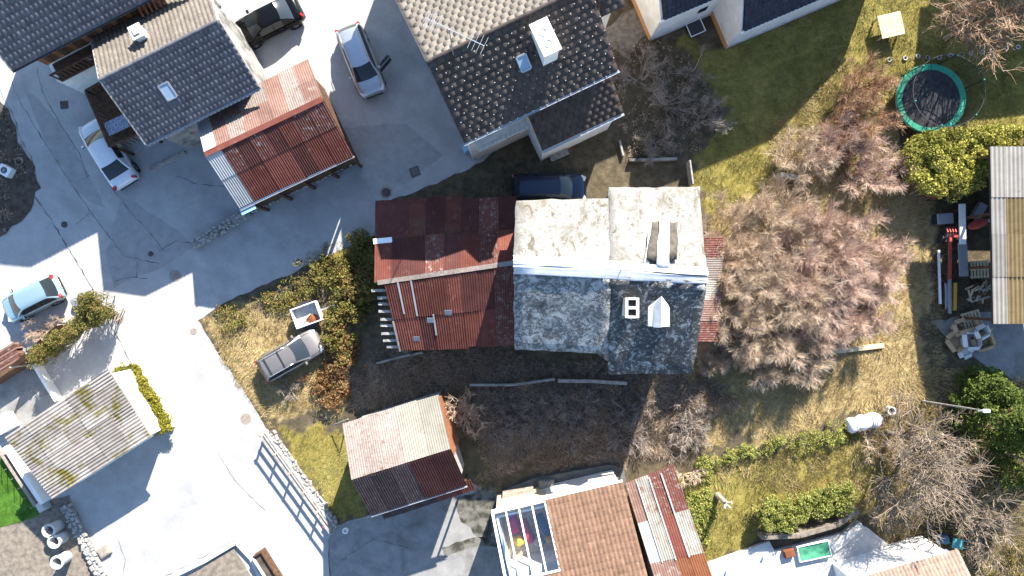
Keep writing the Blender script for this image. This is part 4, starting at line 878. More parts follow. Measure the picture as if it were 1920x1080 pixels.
    for sd in (1, -1):
        strip('pillar', 7, 9, 2, 3, (sd,), mat); strip('pillar', 0, 2, 2, 3, (sd,), mat)
        strip('quarter_panel', 0, 2 if style == 'sedan' else 1, 3, 4, (sd,), mat)
        strip('side_window', 2 if style == 'sedan' else 1, 4, 3, 4, (sd,), MT['glass']); strip('door_pillar', 4, 5, 3, 4, (sd,), MT['trim_black']); strip('side_window', 5, 8, 3, 4, (sd,), MT['glass']); strip('quarter_panel', 8, 9, 3, 4, (sd,), mat)
        m_ = G().box((xfb-.38, sd*(hw*.93+.12), zb+.08), (.16, .22, .15), None, .8).obj('mirror', mat, t, bevel=.03); G().box((xfb-.465, sd*(hw*.93+.12), zb+.08), (.012, .17, .1)).obj('mirror_glass', MT['glass'], m_)
        G().box((h-.24, sd*hw*.68, zb-.21), (.36, .3, .12), Matrix.Rotation(R(10), 3, 'Y') @ Matrix.Rotation(-sd*R(24), 3, 'Z')).obj('headlight', MT['lamp'], t, bevel=.03)
        G().box((-h+.1, sd*hw*.76, zb-.1), (.14, .26, .26), Matrix.Rotation(sd*R(24), 3, 'Z')).obj('taillight', MT['tail'], t, bevel=.02)
        for k, x in enumerate((xft-.45, mid-.35)): G().box((x-.25, sd*(hw*.985), zb-.16), (.2, .04, .03)).obj('door_handle', mat, t)
        for x in (xft+.28, mid, mid-.85):
            G().beam((x, sd*(hw*.997), .36), (x, sd*(hw*.985), zb-.08), .012, .012, (0, 1, 0)).obj('door_seam', MT['trim_black'], t)
        G().beam((xfb-.06, sd*.12, zb+.045), (xfb-.3, sd*.55, zb+.17), .02, .02).obj('wiper', MT['trim_black'], t)
        if rails: G().tube([(xrt+.1, sd*hw*.66, Ht-.03), (xrt+.2, sd*hw*.67, Ht+.05), (xft-.35, sd*hw*.67, Ht+.05), (xft-.2, sd*hw*.66, Ht-.04)], .022, 6).obj('roof_rail', MT['steel'], t)
        for x in (h-.8, -h+.78):
            w = G().lathe([(.2, -.1), (.29, -.1), (.32, -.06), (.32, .06), (.29, .1), (.2, .1)], 20, (x, sd*(hw-.12), .32), 'y').obj('wheel', MT['black'], t, smooth=False)
            g = G().lathe([(.06, sd*.1), (.2, sd*.085), (.2, -sd*.05), (.05, -sd*.05)], 16, (x, sd*(hw-.12), .32), 'y')
            for k in range(5): q = k*2*math.pi/5; g.beam((x, sd*(hw-.015), .32), (x+.19*math.cos(q), sd*(hw-.015), .32+.19*math.sin(q)), .03, .05, (0, 1, 0))
            g.obj('rim', MT['steel'], w)
            G().lathe([(.34, sd*.02), (.4, sd*.02), (.4, -sd*.12), (.34, -sd*.12)], 20, (x, sd*(hw-.005), .34), 'y', True).obj('wheel_arch', MT['trim_black'], t)
    if bars:
        for x in (mid+.25, mid-.65): G().box((x, 0, Ht+.05), (.06, hw*1.35, .04)).obj('roof_bar', MT['trim_black'], t)
    if door:
        a = R(118); hx, hy = xfb-.28, hw*.97; dv = Vector((math.cos(a), math.sin(a), 0)); c0 = Vector((hx, hy, 0))
        g = G(); g.beam(c0+Vector((0, 0, .62)), c0+dv*1.05+Vector((0, 0, .62)), .09, .62); d_ = g.obj('door', mat, t, bevel=.03)
        G().beam(c0+dv*.04+Vector((0, 0, .62)), c0+dv*1.0+Vector((0, 0, .62)), .14, .5).obj('door_lining', MT['trim_black'], d_)
        g = G(); a0, a1 = c0+dv*.08, c0+dv*1.02; i_ = Vector((0, 0, 0))
        g.beam(a1+Vector((0, 0, .92)), a1-dv*.12+Vector((0, 0, 1.33)), .04, .06).beam(a0+Vector((0, 0, .92)), a0+dv*.35+Vector((0, 0, 1.33)), .04, .06).beam(a0+dv*.35+Vector((0, 0, 1.34)), a1-dv*.12+Vector((0, 0, 1.34)), .04, .05); g.obj('window_frame', MT['trim_black'], d_)
        G().add([a0+Vector((0, 0, .93)), a1+Vector((0, 0, .93)), a1-dv*.12+Vector((0, 0, 1.32)), a0+dv*.35+Vector((0, 0, 1.32))], [(0, 1, 2, 3)]).obj('window_pane', MT['glass'], d_)
    return t
car('black saloon car parked in the sunny yard above the red shed', 500, 38, 206.5, 4.35, 1.76, 1.42, paint('black_paint', (.004, .004, .004), .0, .15, .15), 'sedan')
car('silver estate car standing with its driver door open', 675, 112, -68.5, 4.45, 1.76, 1.5, paint('silver_paint', (.4, .42, .44), .6), 'wagon', True, door=True)
car('white saloon car parked beside the timber terrace', 198, 285, 121.5, 4.55, 1.8, 1.43, paint('white_car_paint', (.62, .63, .64), .0), 'sedan')
car('pale teal hatchback parked beside the scrubby hedge', 56, 561, 206.5, 3.75, 1.68, 1.62, paint('teal_paint', (.3, .42, .45), .5), 'hatch', hood=.8)
car('dusty grey-brown estate car parked in the overgrown plot', 543, 667, 29.5, 4.15, 1.72, 1.46, paint('bronze_paint', (.2, .18, .165), .5, .45), 'wagon', True, True)
car('dark blue car half hidden beside the derelict house', 1030, 352, 0, 4.6, 1.82, 1.5, paint('navy_paint', (.008, .015, .04), .3), 'wagon')
# trailer
tp = W(577, 590, .6); t = thing('car_trailer', 'open white box trailer with rubbish beside the grey-brown estate car', 'trailer', (tp.x, tp.y, 0), R(20))
G().box((0, 0, .5), (1.62, 1.2, .05)).obj('floor', MT['galv'], t)
for dx, dy, sx, sy in ((-.8, 0, .06, 1.26), (.8, 0, .06, 1.26), (0, .6, 1.54, .06), (0, -.6, 1.54, .06)): G().box((dx, dy, .75), (sx, sy, .5)).obj('side_panel', MT['white_paint'], t, bevel=.008)
G().beam((.8, 0, .45), (1.75, 0, .45), .08, .08).obj('drawbar', MT['steel'], t); G().lathe([(.05, 0), (.05, .45)], 10, (1.7, 0, 0)).obj('jockey_wheel', MT['black'], t)
for sd in (1, -1):
    w = G().lathe([(.12, -.08), (.25, -.08), (.27, 0), (.25, .08), (.12, .08)], 16, (-.05, sd*.75, .27), 'y').obj('wheel', MT['black'], t); G().box((-.05, sd*.75, .58), (.75, .22, .03)).obj('mudguard', MT['trim_black'], t)
def debris(name, label, cat, loc, r, h, mat, rz=0, sx=1.0):
    g = G(); n = 12; vs = [(0, 0, h)]
    for k, (rr, zz) in enumerate(((.35, .85), (.7, .45), (1, 0))):
        for j in range(n):
            q = 2*math.pi*j/n; m_ = r*rr*random.uniform(.75, 1.15); vs.append((m_*math.cos(q)*sx, m_*math.sin(q), h*zz*random.uniform(.7, 1.2) if zz else 0))
    F = [(0, 1+j, 1+(j+1) % n) for j in range(n)]+[(1+k*n+j, 1+(k+1)*n+j, 1+(k+1)*n+(j+1) % n, 1+k*n+(j+1) % n) for k in range(2) for j in range(n)]
    o = tag(g.add(vs, F).obj(name, mat), label, cat); o.location = loc; o.rotation_euler.z = rz; return o
debris('leaf_heap', 'heap of rust-brown leaves inside the white trailer', 'leaves', (tp.x+.28, tp.y-.25, .525), .38, .16, MT['rust_orange'])
o = tag(G().box((0, 0, .02), (.95, .07, .04)).obj('wooden_stick', MT['wood_pale']), 'pale wooden stick lying inside the white trailer', 'stick'); o.location = (tp.x-.15, tp.y-.3, .66); o.rotation_euler = (0, .1, R(48))

# ------------------------------------------------------------------ walls, fences, small things
def stone_row(name, label, cat, p0, p1, z, w, n, mat, layers=2, core=True):
    a, b = W(*p0), W(*p1); L = (b-a).length; ang = math.atan2(b.y-a.y, b.x-a.x); t = thing(name, label, cat, tuple(a), ang)
    if core: G().box((L/2, 0, z*.45), (L, w*.8, z*.9)).obj('core', MT['grey_wall'], t)
    for k in range(layers+1):
        x = random.uniform(0, .2)
        while x < L-.1:
            l_ = random.uniform(.16, .42); y = (k/layers-.5)*w*.8+random.uniform(-.06, .06)
            G().box((x+l_/2, y, z*.9+random.uniform(-.05, .04)), (l_*1.05, w/(layers+1)*random.uniform(.8, 1.5), .16), Matrix.Rotation(random.uniform(-.5, .5), 3, 'Z') @ Matrix.Rotation(random.uniform(-.12, .12), 3, 'X'), random.uniform(.7, .9)).obj('stone', MT['stone'], t, bevel=.03)
            x += l_*random.uniform(.85, 1.25)
    return t
stone_row('stone_wall', 'low rough stone wall running along the lane in front of the red shed', 'wall', (365, 462), (472, 398), .5, .5, 14, MT['stone'])
stone_row('lane_wall', 'low kerb wall below the gutter of the red shed', 'wall', (474, 397), (662, 306), .5, .3, 16, MT['stone'], 1)
stone_row('stone_kerb', 'pale rubble kerb along the inner side of the rail fence', 'kerb', (508, 808), (627, 978), .25, .45, 22, MT['stone'])
stone_row('dry_stone_wall', 'white rubble wall between the earth plot and the paved forecourt', 'wall', (128, 942), (205, 1095), .4, .55, 16, MT['stone'])
# rail fence with base
fa, fb = W(499, 806), W(630, 988); L = (fb-fa).length; ang = math.atan2(fb.y-fa.y, fb.x-fa.x)
t = thing('rail_fence', 'timber rail fence on a concrete base along the sunlit road', 'fence', tuple(fa), ang)
G().box((L/2, 0, .14), (L, .2, .28)).obj('base', MT['pale_concrete'], t)
for i in range(6): G().box((.1+i*(L-.2)/5, 0, .78), (.1, .1, 1.1)).obj('post', MT['wood_grey'], t)
for z in (.55, .9, 1.25): G().box((L/2, .06 if z < 1.2 else 0, z), (L+.1, .05, .13) if z < 1.2 else (L+.1, .14, .05)).obj('rail', MT['wood_grey'], t)
o = tag(G().lathe([(.14, 0), (.12, .3), (.1, .3), (.1, .05)], 14).obj('bucket', flat('red_plastic', (.55, .03, .05), .5)), 'small red bucket hanging by the rail fence base', 'bucket'); o.location = W(611, 984)+Vector((0, 0, .02))
o = tag(G().lathe([(.17, 0), (.19, .25), (.15, .3), (.12, .3), (.11, .1)], 16).obj('bucket', MT['white_paint']), 'white bucket on the grass below the small barn', 'bucket'); o.location = W(649, 993)
for i, (a, b, lb) in enumerate((((668, 975), (706, 966), 'long thin pole leaning out below the small barn gable'), ((626, 796), (652, 786), 'short thin pole at the upper corner of the small barn'))):
    o = tag(G().tube([W(*a, .5), W(*b, 1.6)], .03, 6).tube([W(*b, 1.6), W(*b, .0)], .04, 6).obj('pole', MT['wood_grey']), lb, 'pole')
# beam, walls in shade south of the derelict house
def kerbwall(name, label, pts, z, w, mat, cat='wall'):
    t = thing(name, label, cat, tuple(W(*pts[0])))
    for a, b in zip(pts[:-1], pts[1:]):
        a, b = W(*a, z)-t.location, W(*b, z)-t.location; G().beam(Vector((a.x, a.y, z/2)), Vector((b.x, b.y, z/2)), w, z).obj('segment', mat, t, bevel=.015)
    return t
kerbwall('garden_wall', 'grey garden wall in the shade behind the derelict house', [(880, 722), (960, 722), (1040, 711)], .5, .16, MT['grey_wall'])
kerbwall('garden_wall', 'straight pale concrete wall below the end of the derelict house', [(1046, 714), (1110, 715), (1176, 719)], .5, .22, MT['wood_grey'])
kerbwall('garden_wall', 'low mossy wall in front of the rusty barn gable', [(705, 682), (748, 670), (792, 661)], .35, .14, MT['grey_wall'])
kerbwall('wooden_beam', 'grey wooden beam lying behind the tiled house', [(279, 319), (346, 285)], .18, .2, MT['wood_grey'], 'beam')
kerbwall('garden_wall', 'narrow pale wall along the garden behind the parked blue car', [(1180, 300), (1270, 297)], .4, .16, MT['grey_wall'])
kerbwall('plank', 'long pale plank lying on the dry grass below the pink bushes', [(1558, 660), (1600, 655), (1658, 648)], .22, .3, MT['wood_pale'], 'plank')
kerbwall('bench_slab', 'short pale stone bench under the tan bush', [(1464, 327), (1516, 336)], .4, .3, MT['pale_concrete'], 'bench')
kerbwall('plank', 'pale plank leaning out of the shaded garden by the lean-to', [(1162, 262), (1169, 292)], .3, .12, MT['wood_grey'], 'plank')
kerbwall('fence_post', 'weathered upright plank beside the derelict house roof corner', [(1294, 300), (1300, 345)], .9, .1, MT['wood_grey'], 'post')
kerbwall('raised_bed', 'pale concrete kerb around the bed at the road end', [(318, 1085), (385, 1052), (442, 1018), (470, 1048), (490, 1090)], .3, .22, MT['pale_concrete'], 'kerb')
sheet('planting_bed', [(335, 1090), (440, 1026), (480, 1090)], .12, MT['soil_pale'], jit=.1)
tt = thing('trough', 'long dark-rimmed planting trough beside the pale kerb', 'planter', tuple(W(507, 1062)), R(-58))
for dx, dy, sx, sy in ((0, .33, 2.4, .08), (0, -.33, 2.4, .08), (-1.16, 0, .08, .58), (1.16, 0, .08, .58)): G().box((dx, dy, .35), (sx, sy, .7)).obj('side', MT['wood_dark'] if dy >= 0 else MT['pale_concrete'], tt)
G().box((0, 0, .25), (2.24, .58, .5)).obj('soil', MT['soil'], tt)
# concrete pipes
for i, (px, py, lb) in enumerate(((96, 999, 'concrete pipe ring farthest from the rubble wall end'), (108, 1019, 'middle one of three upright concrete pipe rings'), (115, 1057, 'concrete pipe ring standing apart below the other two'))):
    t = thing('concrete_pipe', lb, 'pipe', tuple(W(px+15-i*2, py-14, 0)), i)
    G().lathe([(.36, 0), (.36, .9), (.42, .9), (.42, 1.0), (.29, 1.0), (.27, .05)], 24).obj('ring', MT['pale_concrete'], t); G().lathe([(.26, .02), (.26, .06), (.02, .06)], 20).obj('soil', MT['soil'], t)
t = thing('concrete_pipe', 'upright pipe ring beside the white wrapped bale', 'pipe', tuple(W(1665, 768)))
G().lathe([(.26, 0), (.26, .45), (.19, .45), (.18, .04)], 24).obj('ring', MT['pale_concrete'], t); G().lathe([(.18, .02), (.18, .06), (.02, .06)], 20).obj('soil', MT['soil'], t)
# wrapped bale
g = G(); n = 16; rows_ = []
for k, x in enumerate(np.linspace(-1.05, 1.05, 15)):
    for j in range(n):
        q = 2*math.pi*j/n; r = .42*(1-.2*abs(k/7-1)**6)+random.uniform(-.03, .03)+.05*math.sin(k*1.3); g.v.append((x+random.uniform(-.03, .03), r*math.cos(q)*1.1, .4+r*math.sin(q)*.95))
g.f = [(i*n+j, i*n+(j+1) % n, (i+1)*n+(j+1) % n, (i+1)*n+j) for i in range(14) for j in range(n)]+[tuple(range(n)), tuple(range(14*n, 15*n))]
t = thing('wrapped_bale', 'long bundle wrapped in white sheeting lying by the small round bushes', 'bale', tuple(W(1614, 790)), R(13))
G().box((0, 0, .04), (1.9, .7, .08)).obj('pallet', MT['wood_grey'], t); g.obj('cover', MT['white_paint'], t, smooth=True)
for x in (-.5, .45): G().lathe([(.475, -.02), (.475, .02), (.45, .02), (.45, -.02)], 18, (x, 0, .41), 'x', True).obj('strap', MT['gutter'], t)
# garden table
t = thing('square_table', 'square pale timber table with slatted top standing on the lawn', 'table', tuple(W(1659, 55)), R(13))
for k in range(6): G().box((0, -.6+k*.24, .72), (1.44, .225, .04)).obj('slat', MT['wood_pale'], t)
for x in (-.62, .62):
    for y in (-.58, .58): G().box((x, y, .35), (.09, .09, .7)).obj('leg', MT['wood_pale'], t)
# trampoline
tc = W(1752, 186, .8); t = thing('trampoline', 'round trampoline with green edge pad, black mat and net enclosure', 'trampoline', (tc.x-.25, tc.y+.0, 0))
G().lathe([(1.8, .86), (1.8, .87), (.01, .87), (.01, .86)], 48).obj('mat', mottled('tramp_mat', (.018, .018, .02), (.05, .045, .045), 3, bump=0), t)
gm = flat('green_pad', (.02, .26, .15), .6)
for k in range(8):
    q0, q1 = k*math.pi/4+.01, (k+1)*math.pi/4-.01; g = G(); vs = []
    for q in np.linspace(q0, q1, 7):
        for r, z in ((1.76, .86), (1.8, .9), (2.1, .92), (2.16, .86)): vs.append((r*math.cos(q), r*math.sin(q), z))
    g.add(vs, [(i*4+j, i*4+(j+1) % 4, (i+1)*4+(j+1) % 4, (i+1)*4+j) for i in range(6) for j in range(4)]+[(0, 1, 2, 3), (27, 26, 25, 24)]).obj('edge_pad', gm, t)
G().lathe([(2.1, .8), (2.15, .8), (2.15, .85), (2.1, .85)], 40, closed=True).obj('frame', MT['steel'], t)
for k in range(6):
    q = k*math.pi/3+.3; x, y = 2.2*math.cos(q), 2.2*math.sin(q)
    o = G().tube([(x, y, 0), (x, y, 2.5), (x*.96, y*.96, 2.68)], .03, 8).obj('pole', MT['trim_black'], t); G().lathe([(.045, 0), (.045, .1), (.02, .12)], 10, (x*.96, y*.96, 2.62)).obj('cap', gm, o)
    G().tube([(x*.95*.97, y*.95*.97, .83), (x*.98, y*.98, .05), (2.15*math.cos(q+.35), 2.15*math.sin(q+.35), .03), (2.1*math.cos(q+.35), 2.1*math.sin(q+.35), .83)], .028, 6).obj('leg', MT['steel'], t)
g = G(); n = 48
for z in (.9, 2.6):
    for j in range(n): g.v.append((2.12*math.cos(2*math.pi*j/n), 2.12*math.sin(2*math.pi*j/n), z))
g.f = [(j, (j+1) % n, n+(j+1) % n, n+j) for j in range(n)]; g.obj('net', MT['net'], t)
G().lathe([(2.1, 2.59), (2.14, 2.59), (2.14, 2.62), (2.1, 2.62)], 40, closed=True).obj('net_rim', MT['trim_black'], t)
# ring row on the lawn
ring_px = [(1666, 113), (1696, 110), (1720, 106), (1738, 109), (1760, 109), (1781, 105), (1802, 103), (1819, 101), (1840, 99), (1860, 95), (1885, 91), (1907, 89)]
for i, (px, py) in enumerate(ring_px):
    o = tag(G().lathe([(.1, 0), (.15, .02), (.155, .09), (.13, .13), (.09, .11), (.08, .03)], 18, closed=True).obj('edging_ring', MT['pale_concrete'] if i % 3 else MT['stone']), 'small round grey ring in the row edging the lawn above the trampoline', 'ring', 'row of edging rings'); o.location = W(px, py)
# box with round fan, ring, at the left edge bed
t = thing('fan_unit', 'white box unit with a dark round fan lying in the planting bed', 'fan unit', tuple(W(18, 322)), R(-30))
G().box((0, 0, .25), (.75, .6, .5)).obj('casing', MT['white_paint'], t, bevel=.02); G().lathe([(.2, 0), (.2, .015), (.02, .02)], 20, (0, .02, .5)).obj('fan', MT['black'], t)
for k in range(4): G().box((0, .02, .53), (.4, .02, .012), Matrix.Rotation(k*math.pi/4, 3, 'Z')).obj('guard_bar', MT['steel'], t)
o = tag(G().lathe([(.2, 0), (.24, 0), (.24, .12), (.2, .12)], 24, closed=True).obj('hoop', MT['wood_grey']), 'thin pale hoop lying beside the white fan unit', 'hoop'); o.location = W(38, 303)+Vector((0, 0, .04))
# --- area around the fibre roofed building
kerbwall('garden_rail', 'thin pale rail fence running through the scrubby hedge', [(52, 662), (100, 625), (148, 590)], 1.0, .06, MT['wood_grey'], 'fence')
a, b = W(60, 684), W(150, 604); L = (b-a).length; t = thing('slat_fence', 'fence of spaced horizontal boards casting striped shade on the paving', 'fence', tuple(a), math.atan2(b.y-a.y, b.x-a.x))
for i in range(4): G().box((.1+i*(L-.2)/3, 0, 1.0), (.08, .08, 2.0)).obj('post', MT['wood_grey'], t)
for k in range(9): G().box((L/2, .05, .14+k*.22), (L, .025, .18)).obj('board', MT['wood_dark'], t)
t = thing('tile_stack', 'stack of reddish roof tiles and boards at the corner of the brown wall', 'stack', tuple(W(28, 672)), R(30))
for k in range(9): G().box((random.uniform(-.1, .1), -.6+k*.16, .25+random.uniform(0, .1)), (1.5, .13, .5), Matrix.Rotation(random.uniform(-.06, .06), 3, 'Z')).obj('board', MT['rust_patchy'] if k % 2 else MT['pink_white'], t)
kerbwall('brown_wall', 'brown rendered wall with pale coping beside the stacked tiles', [(-30, 722), (20, 690), (56, 664)], 1.3, .3, MT['wood_dark'])
kerbwall('terrace_wall', 'white terrace wall between the low paved court and the striped paving', [(62, 684), (82, 718), (104, 752)], .7, .18, MT['white_wall'])
sheet('court', [(-10, 722), (58, 684), (104, 752), (60, 795), (-10, 800)], .03, MT['concrete'], jit=.1)
kerbwall('edge_wall', 'narrow wall with white coping between the turf and the fibre roof', [(8, 838), (40, 888), (78, 945)], .9, .28, MT['white_wall'])
kerbwall('brick_edge', 'narrow brick strip beside the white coping wall above the turf', [(-2, 846), (28, 892), (66, 950)], .6, .2, MT['ruststone'])
for i in range(6):
    o = tag(G().tube([W(2+i*12, 860+i*18, 0), W(-3+i*12, 863+i*18, 1.2)], .02, 6).obj('wire_post', MT['steel']), 'thin wire fence post at the edge of the bright turf', 'post', 'wire posts by the turf')
o = tag(G().box((0, 0, .3), (.9, 1.0, .6)).box((0, 0, .63), (1.0, 1.1, .06)).obj('white_kiosk', MT['white_paint'], bevel=.02), 'white boxed unit beside the corner of the fibre roof', 'box'); o.location = W(20, 790); o.rotation_euler.z = R(30)
o = tag(G().box((0, 0, .3), (.5, .6, .6)).box((0, 0, .63), (.4, .5, .06)).obj('planter_box', MT['pale_concrete'], bevel=.02), 'small pale planter box at the end of the brick strip', 'planter'); o.location = W(88, 945); o.rotation_euler.z = R(30)
o = tag(G().box((0, 0, .12), (.7, .6, .24)).box((0, 0, .25), (.55, .45, .04)).obj('brick_hatch', MT['ruststone'], bevel=.01), 'low square brick hatch beside the rubble wall', 'hatch'); o.location = W(198, 1032); o.rotation_euler.z = R(32)
kerbwall('hedge_kerb', 'white kerb wall along the outer side of the mossy hedge', [(212, 688), (258, 680), (290, 740), (322, 802)], .35, .16, MT['white_wall'], 'kerb')
g = tag(G().lathe([(.25, 0), (.3, .3), (.28, .42), (.05, .46)], 14).obj('grey_bin', MT['gutter']), 'small grey metal bin at the end of the scrubby hedge', 'bin'); g.location = W(148, 566)

# --- bottom right terrace, pool, roof
sheet('terrace', [(1322, 1055), (1440, 1012), (1450, 1030), (1620, 985), (1690, 1040), (1690, 1200), (1340, 1200)], .25, MT['pale_concrete'], thick=.25, jit=.05)
kerbwall('retaining_wall', 'curved tan retaining wall below the clipped box hedge', [(1428, 1008), (1500, 1005), (1570, 985), (1612, 958)], .9, .3, MT['soil_pale'])
kerbwall('garden_steps', 'pale stone steps climbing beside the green tarpaulin', [(1560, 1030), (1590, 1008), (1618, 985)], .55, .55, MT['pale_concrete'], 'steps')
t = thing('green_tarpaulin', 'sagging green tarpaulin stretched on a low white frame by the terrace', 'tarpaulin', tuple(W(1520, 1028)), R(12))
g = G(); n = 8
for j in range(n+1):
    for i in range(n+1): u, v = i/n, j/n; g.v.append((-.95+1.9*u, -.45+.9*v, .5-.12*math.sin(u*math.pi)*math.sin(v*math.pi)+random.uniform(-.02, .02)))
g.f = [(j*(n+1)+i, j*(n+1)+i+1, (j+1)*(n+1)+i+1, (j+1)*(n+1)+i) for j in range(n) for i in range(n)]; g.obj('sheet', mottled('green_tarp', (.02, .14, .075), (.06, .24, .14), 3), t, smooth=True)
for dx, dy, sx, sy in ((0, .47, 2.0, .05), (0, -.47, 2.0, .05), (-.98, 0, .05, .9), (.98, 0, .05, .9)): G().box((dx, dy, .38), (sx, sy, .3)).obj('frame_bar', MT['white_paint'], t)
o = tag(G().box((0, 0, .4), (.65, .5, .3)).box((0, 0, .575), (.58, .42, .05)).obj('brown_box', MT['rust_orange'], bevel=.02), 'rust-brown box standing between the terrace and the green tarpaulin', 'box'); o.location = W(1474, 1032); o.rotation_euler.z = R(15)
for i, (px, py) in enumerate(((1428, 1040), (1360, 1065))):
    o = tag(G().box((0, 0, .25), (.5, .3, .02)).box((0, .0, .38), (.1, .1, .24)).obj('terrace_stool', MT['white_paint']), ('small white stand on the sunlit terrace beside the tan wall', 'small white stand on the terrace beside the patchwork shed')[i], 'stand'); o.location = W(px, py)+Vector((0, 0, .0)); o.rotation_euler.z = R(40)
Bt = House('pink_roofed_shed', 'shed with pale pink tiled roof beside the big bare tree', 'shed', (1625, 1165), (1830, 1105), 4.0, 2.4, 2.9, 2.0, 3.2, MT['white_wall'], oh=.2)
Bt.tile_n(.22, .34, MT['tile_pink']); Bt.tile_s(.22, .34, MT['tile_pink'], maxind=0); Bt.ridge(MT['tile_pink']); Bt.verge(MT['ruststone'])
# lamp on a pole, solar lamp, barrel, post stump
t = thing('street_lamp', 'pole lamp with white head rising from the bare tree beside the evergreen', 'street lamp', tuple(W(1728, 752)))
top = W(1838, 770, 5.5)-t.location; ft = Vector((0, 0, 0)); top2 = Vector((0.05, -.05, 5.3))
v = W(1846, 770, 6.2)-t.location; G().tube([(0, 0, 0), tuple(v)], [.07, .035], 10).obj('pole', MT['wood_grey'], t)
G().beam(v-Vector((.35, 0, .02)), v+Vector((.1, 0, -.02)), .05, .05).obj('arm', MT['steel'], t); G().box((v.x+.1, v.y-.02, v.z), (.4, .2, .12)).obj('lamp_head', MT['white_paint'], t, bevel=.04)
t = thing('solar_lamp', 'square solar panel lamp on a thin pole above the blue barrel', 'lamp', tuple(W(1733, 1012)), R(-30))
G().tube([(0, 0, 0), (0, 0, 2.2)], .035, 8).obj('pole', MT['steel'], t); G().box((0, 0, 2.24), (.5, .42, .04), Matrix.Rotation(.3, 3, 'X')).obj('panel', flat('solar_panel', (.3, .32, .36), .3), t)
t = thing('blue_barrel', 'blue-green plastic barrel lying under the bare tree', 'barrel', tuple(W(1764, 1010, .3)), R(-8)); t.location.z = 0
G().lathe([(.22, -.4), (.29, -.36), (.3, -.1), (.31, 0), (.3, .1), (.29, .36), (.22, .4)], 20, (0, 0, .3), 'x').obj('drum', flat('blue_plastic', (.03, .1, .16), .5), t); G().lathe([(.2, 0), (.2, .05), (.05, .05)], 16, (-.4, 0, .3), 'x').obj('lid', MT['trim_black'], t)
t = thing('teal_cart', 'teal wheelbarrow tray beside the blue barrel under the tree', 'wheelbarrow', tuple(W(1786, 1014)), R(-10))
G().box((0, 0, .4), (.55, .5, .25), None, 1.2).obj('tray', flat('teal_plastic', (.05, .2, .2), .5), t); G().lathe([(.06, -.05), (.2, -.05), (.2, .05), (.06, .05)], 14, (-.38, 0, .2), 'y').obj('wheel', MT['black'], t)
for y in (-.2, .2): G().beam((.2, y, .3), (.85, y*1.2, .5), .03, .03).obj('handle', MT['steel'], t); G().beam((.15, y, 0), (.15, y, .3), .03, .03).obj('leg', MT['steel'], t)
t = thing('tree_stump', 'tall pollarded stump with pale cut top standing on the grass', 'stump', tuple(W(1345, 928)))
G().tube([(0, 0, 0), (.02, .0, .8), (.05, -.03, 1.7)], [.2, .16, .17], 10).obj('trunk', MT['bark'], t)
for q in (.4, 2.2, 4.1, 5.4): G().tube([(.04, -.02, 1.6), (.04+.3*math.cos(q), -.02+.3*math.sin(q), 1.85)], [.08, .07], 7).obj('limb_stub', MT['bark'], t)

# ------------------------------------------------------------------ junk by the open shed
def put(name, label, cat, px, py, z, rz, builder):
    p = W(px, py, z); t = thing(name, label, cat, (p.x, p.y, 0), R(rz)); builder(t); return t
def beamthing(name, label, cat, a, b, z, w, h, mat, n=1):
    p, q = W(*a, z), W(*b, z); c = (p+q)/2; L = (p-q).length; t = thing(name, label, cat, (c.x, c.y, 0), math.atan2(q.y-p.y, q.x-p.x))
    G().box((0, 0, z-h/2), (L, w, h)).obj('board', mat, t, bevel=.008)
    for x in (-L*.35, L*.35): G().box((x, 0, (z-h)/2), (.12, w*1.6, z-h)).obj('bearer', MT['wood_dark'], t)
    return t
beamthing('metal_channel', 'wide white metal channel lying along the junk pile', 'channel', (1805, 382), (1806, 458), .9, .38, .12, MT['white_paint'])
beamthing('grey_board', 'wide pale grey board below the white metal channel', 'board', (1805, 455), (1808, 518), .8, .55, .08, MT['gutter'])
beamthing('white_pipe', 'long slim white pipe lying at the outer edge of the junk', 'pipe', (1761, 469), (1764, 570), .4, .12, .12, MT['white_paint'])
beamthing('red_strut', 'long red steel strut lying beside the grey board', 'strut', (1783, 445), (1782, 524), .8, .16, .16, MT['red_paint'])
beamthing('steel_tube', 'shiny steel tube between the ochre plank and the blue-grey board', 'tube', (1782, 522), (1782, 588), .6, .16, .16, MT['steel'])
beamthing('blue_board', 'blue-grey board at the foot of the red strut', 'board', (1775, 530), (1776, 580), .4, .2, .08, MT['gutter'])
beamthing('ochre_plank', 'ochre painted plank lying beside the steel tube', 'plank', (1792, 530), (1791, 582), .5, .2, .14, MT['yellow_paint'])
beamthing('grey_timber', 'dark grey timber lying across beside the broken wood', 'timber', (1822, 566), (1856, 556), .4, .12, .1, MT['wood_grey'])
def loader(t):
    G().beam((-.8, -.3, .5), (.75, .55, 1.1), .32, .28).obj('arm', MT['red_paint'], t, bevel=.03); G().beam((-1.0, -.2, .35), (.1, -.2, .35), .2, .3).obj('bucket', MT['red_paint'], t, bevel=.03)
    G().box((.78, .58, 1.15), (.22, .3, .06), Matrix.Rotation(R(28), 3, 'Z')).obj('end_plate', MT['white_paint'], t); G().box((0, -.05, .22), (1.3, .5, .44)).obj('base', MT['dark_metal'], t, bevel=.03)
put('loader_arm', 'red loader arm with white end plate poking from under the thuja hedge', 'machine', 1772, 358, .6, 5, loader)
def machine(t):
    G().box((0, 0, .4), (.6, .9, .5)).obj('frame', MT['dark_metal'], t, bevel=.02)
    for k in range(4): G().tube([(-.3+k*.16, -.2, .6), (-.34+k*.17, .15, .95), (-.28+k*.17, .45, .7)], .04, 7).obj('tine', MT['red_paint'], t)
    G().box((.35, -.1, .75), (.5, .14, .14)).obj('bar', MT['red_paint'], t); G().lathe([(.08, -.06), (.3, -.06), (.3, .06), (.08, .06)], 16, (-.4, -.2, .3), 'x').obj('wheel', MT['black'], t)
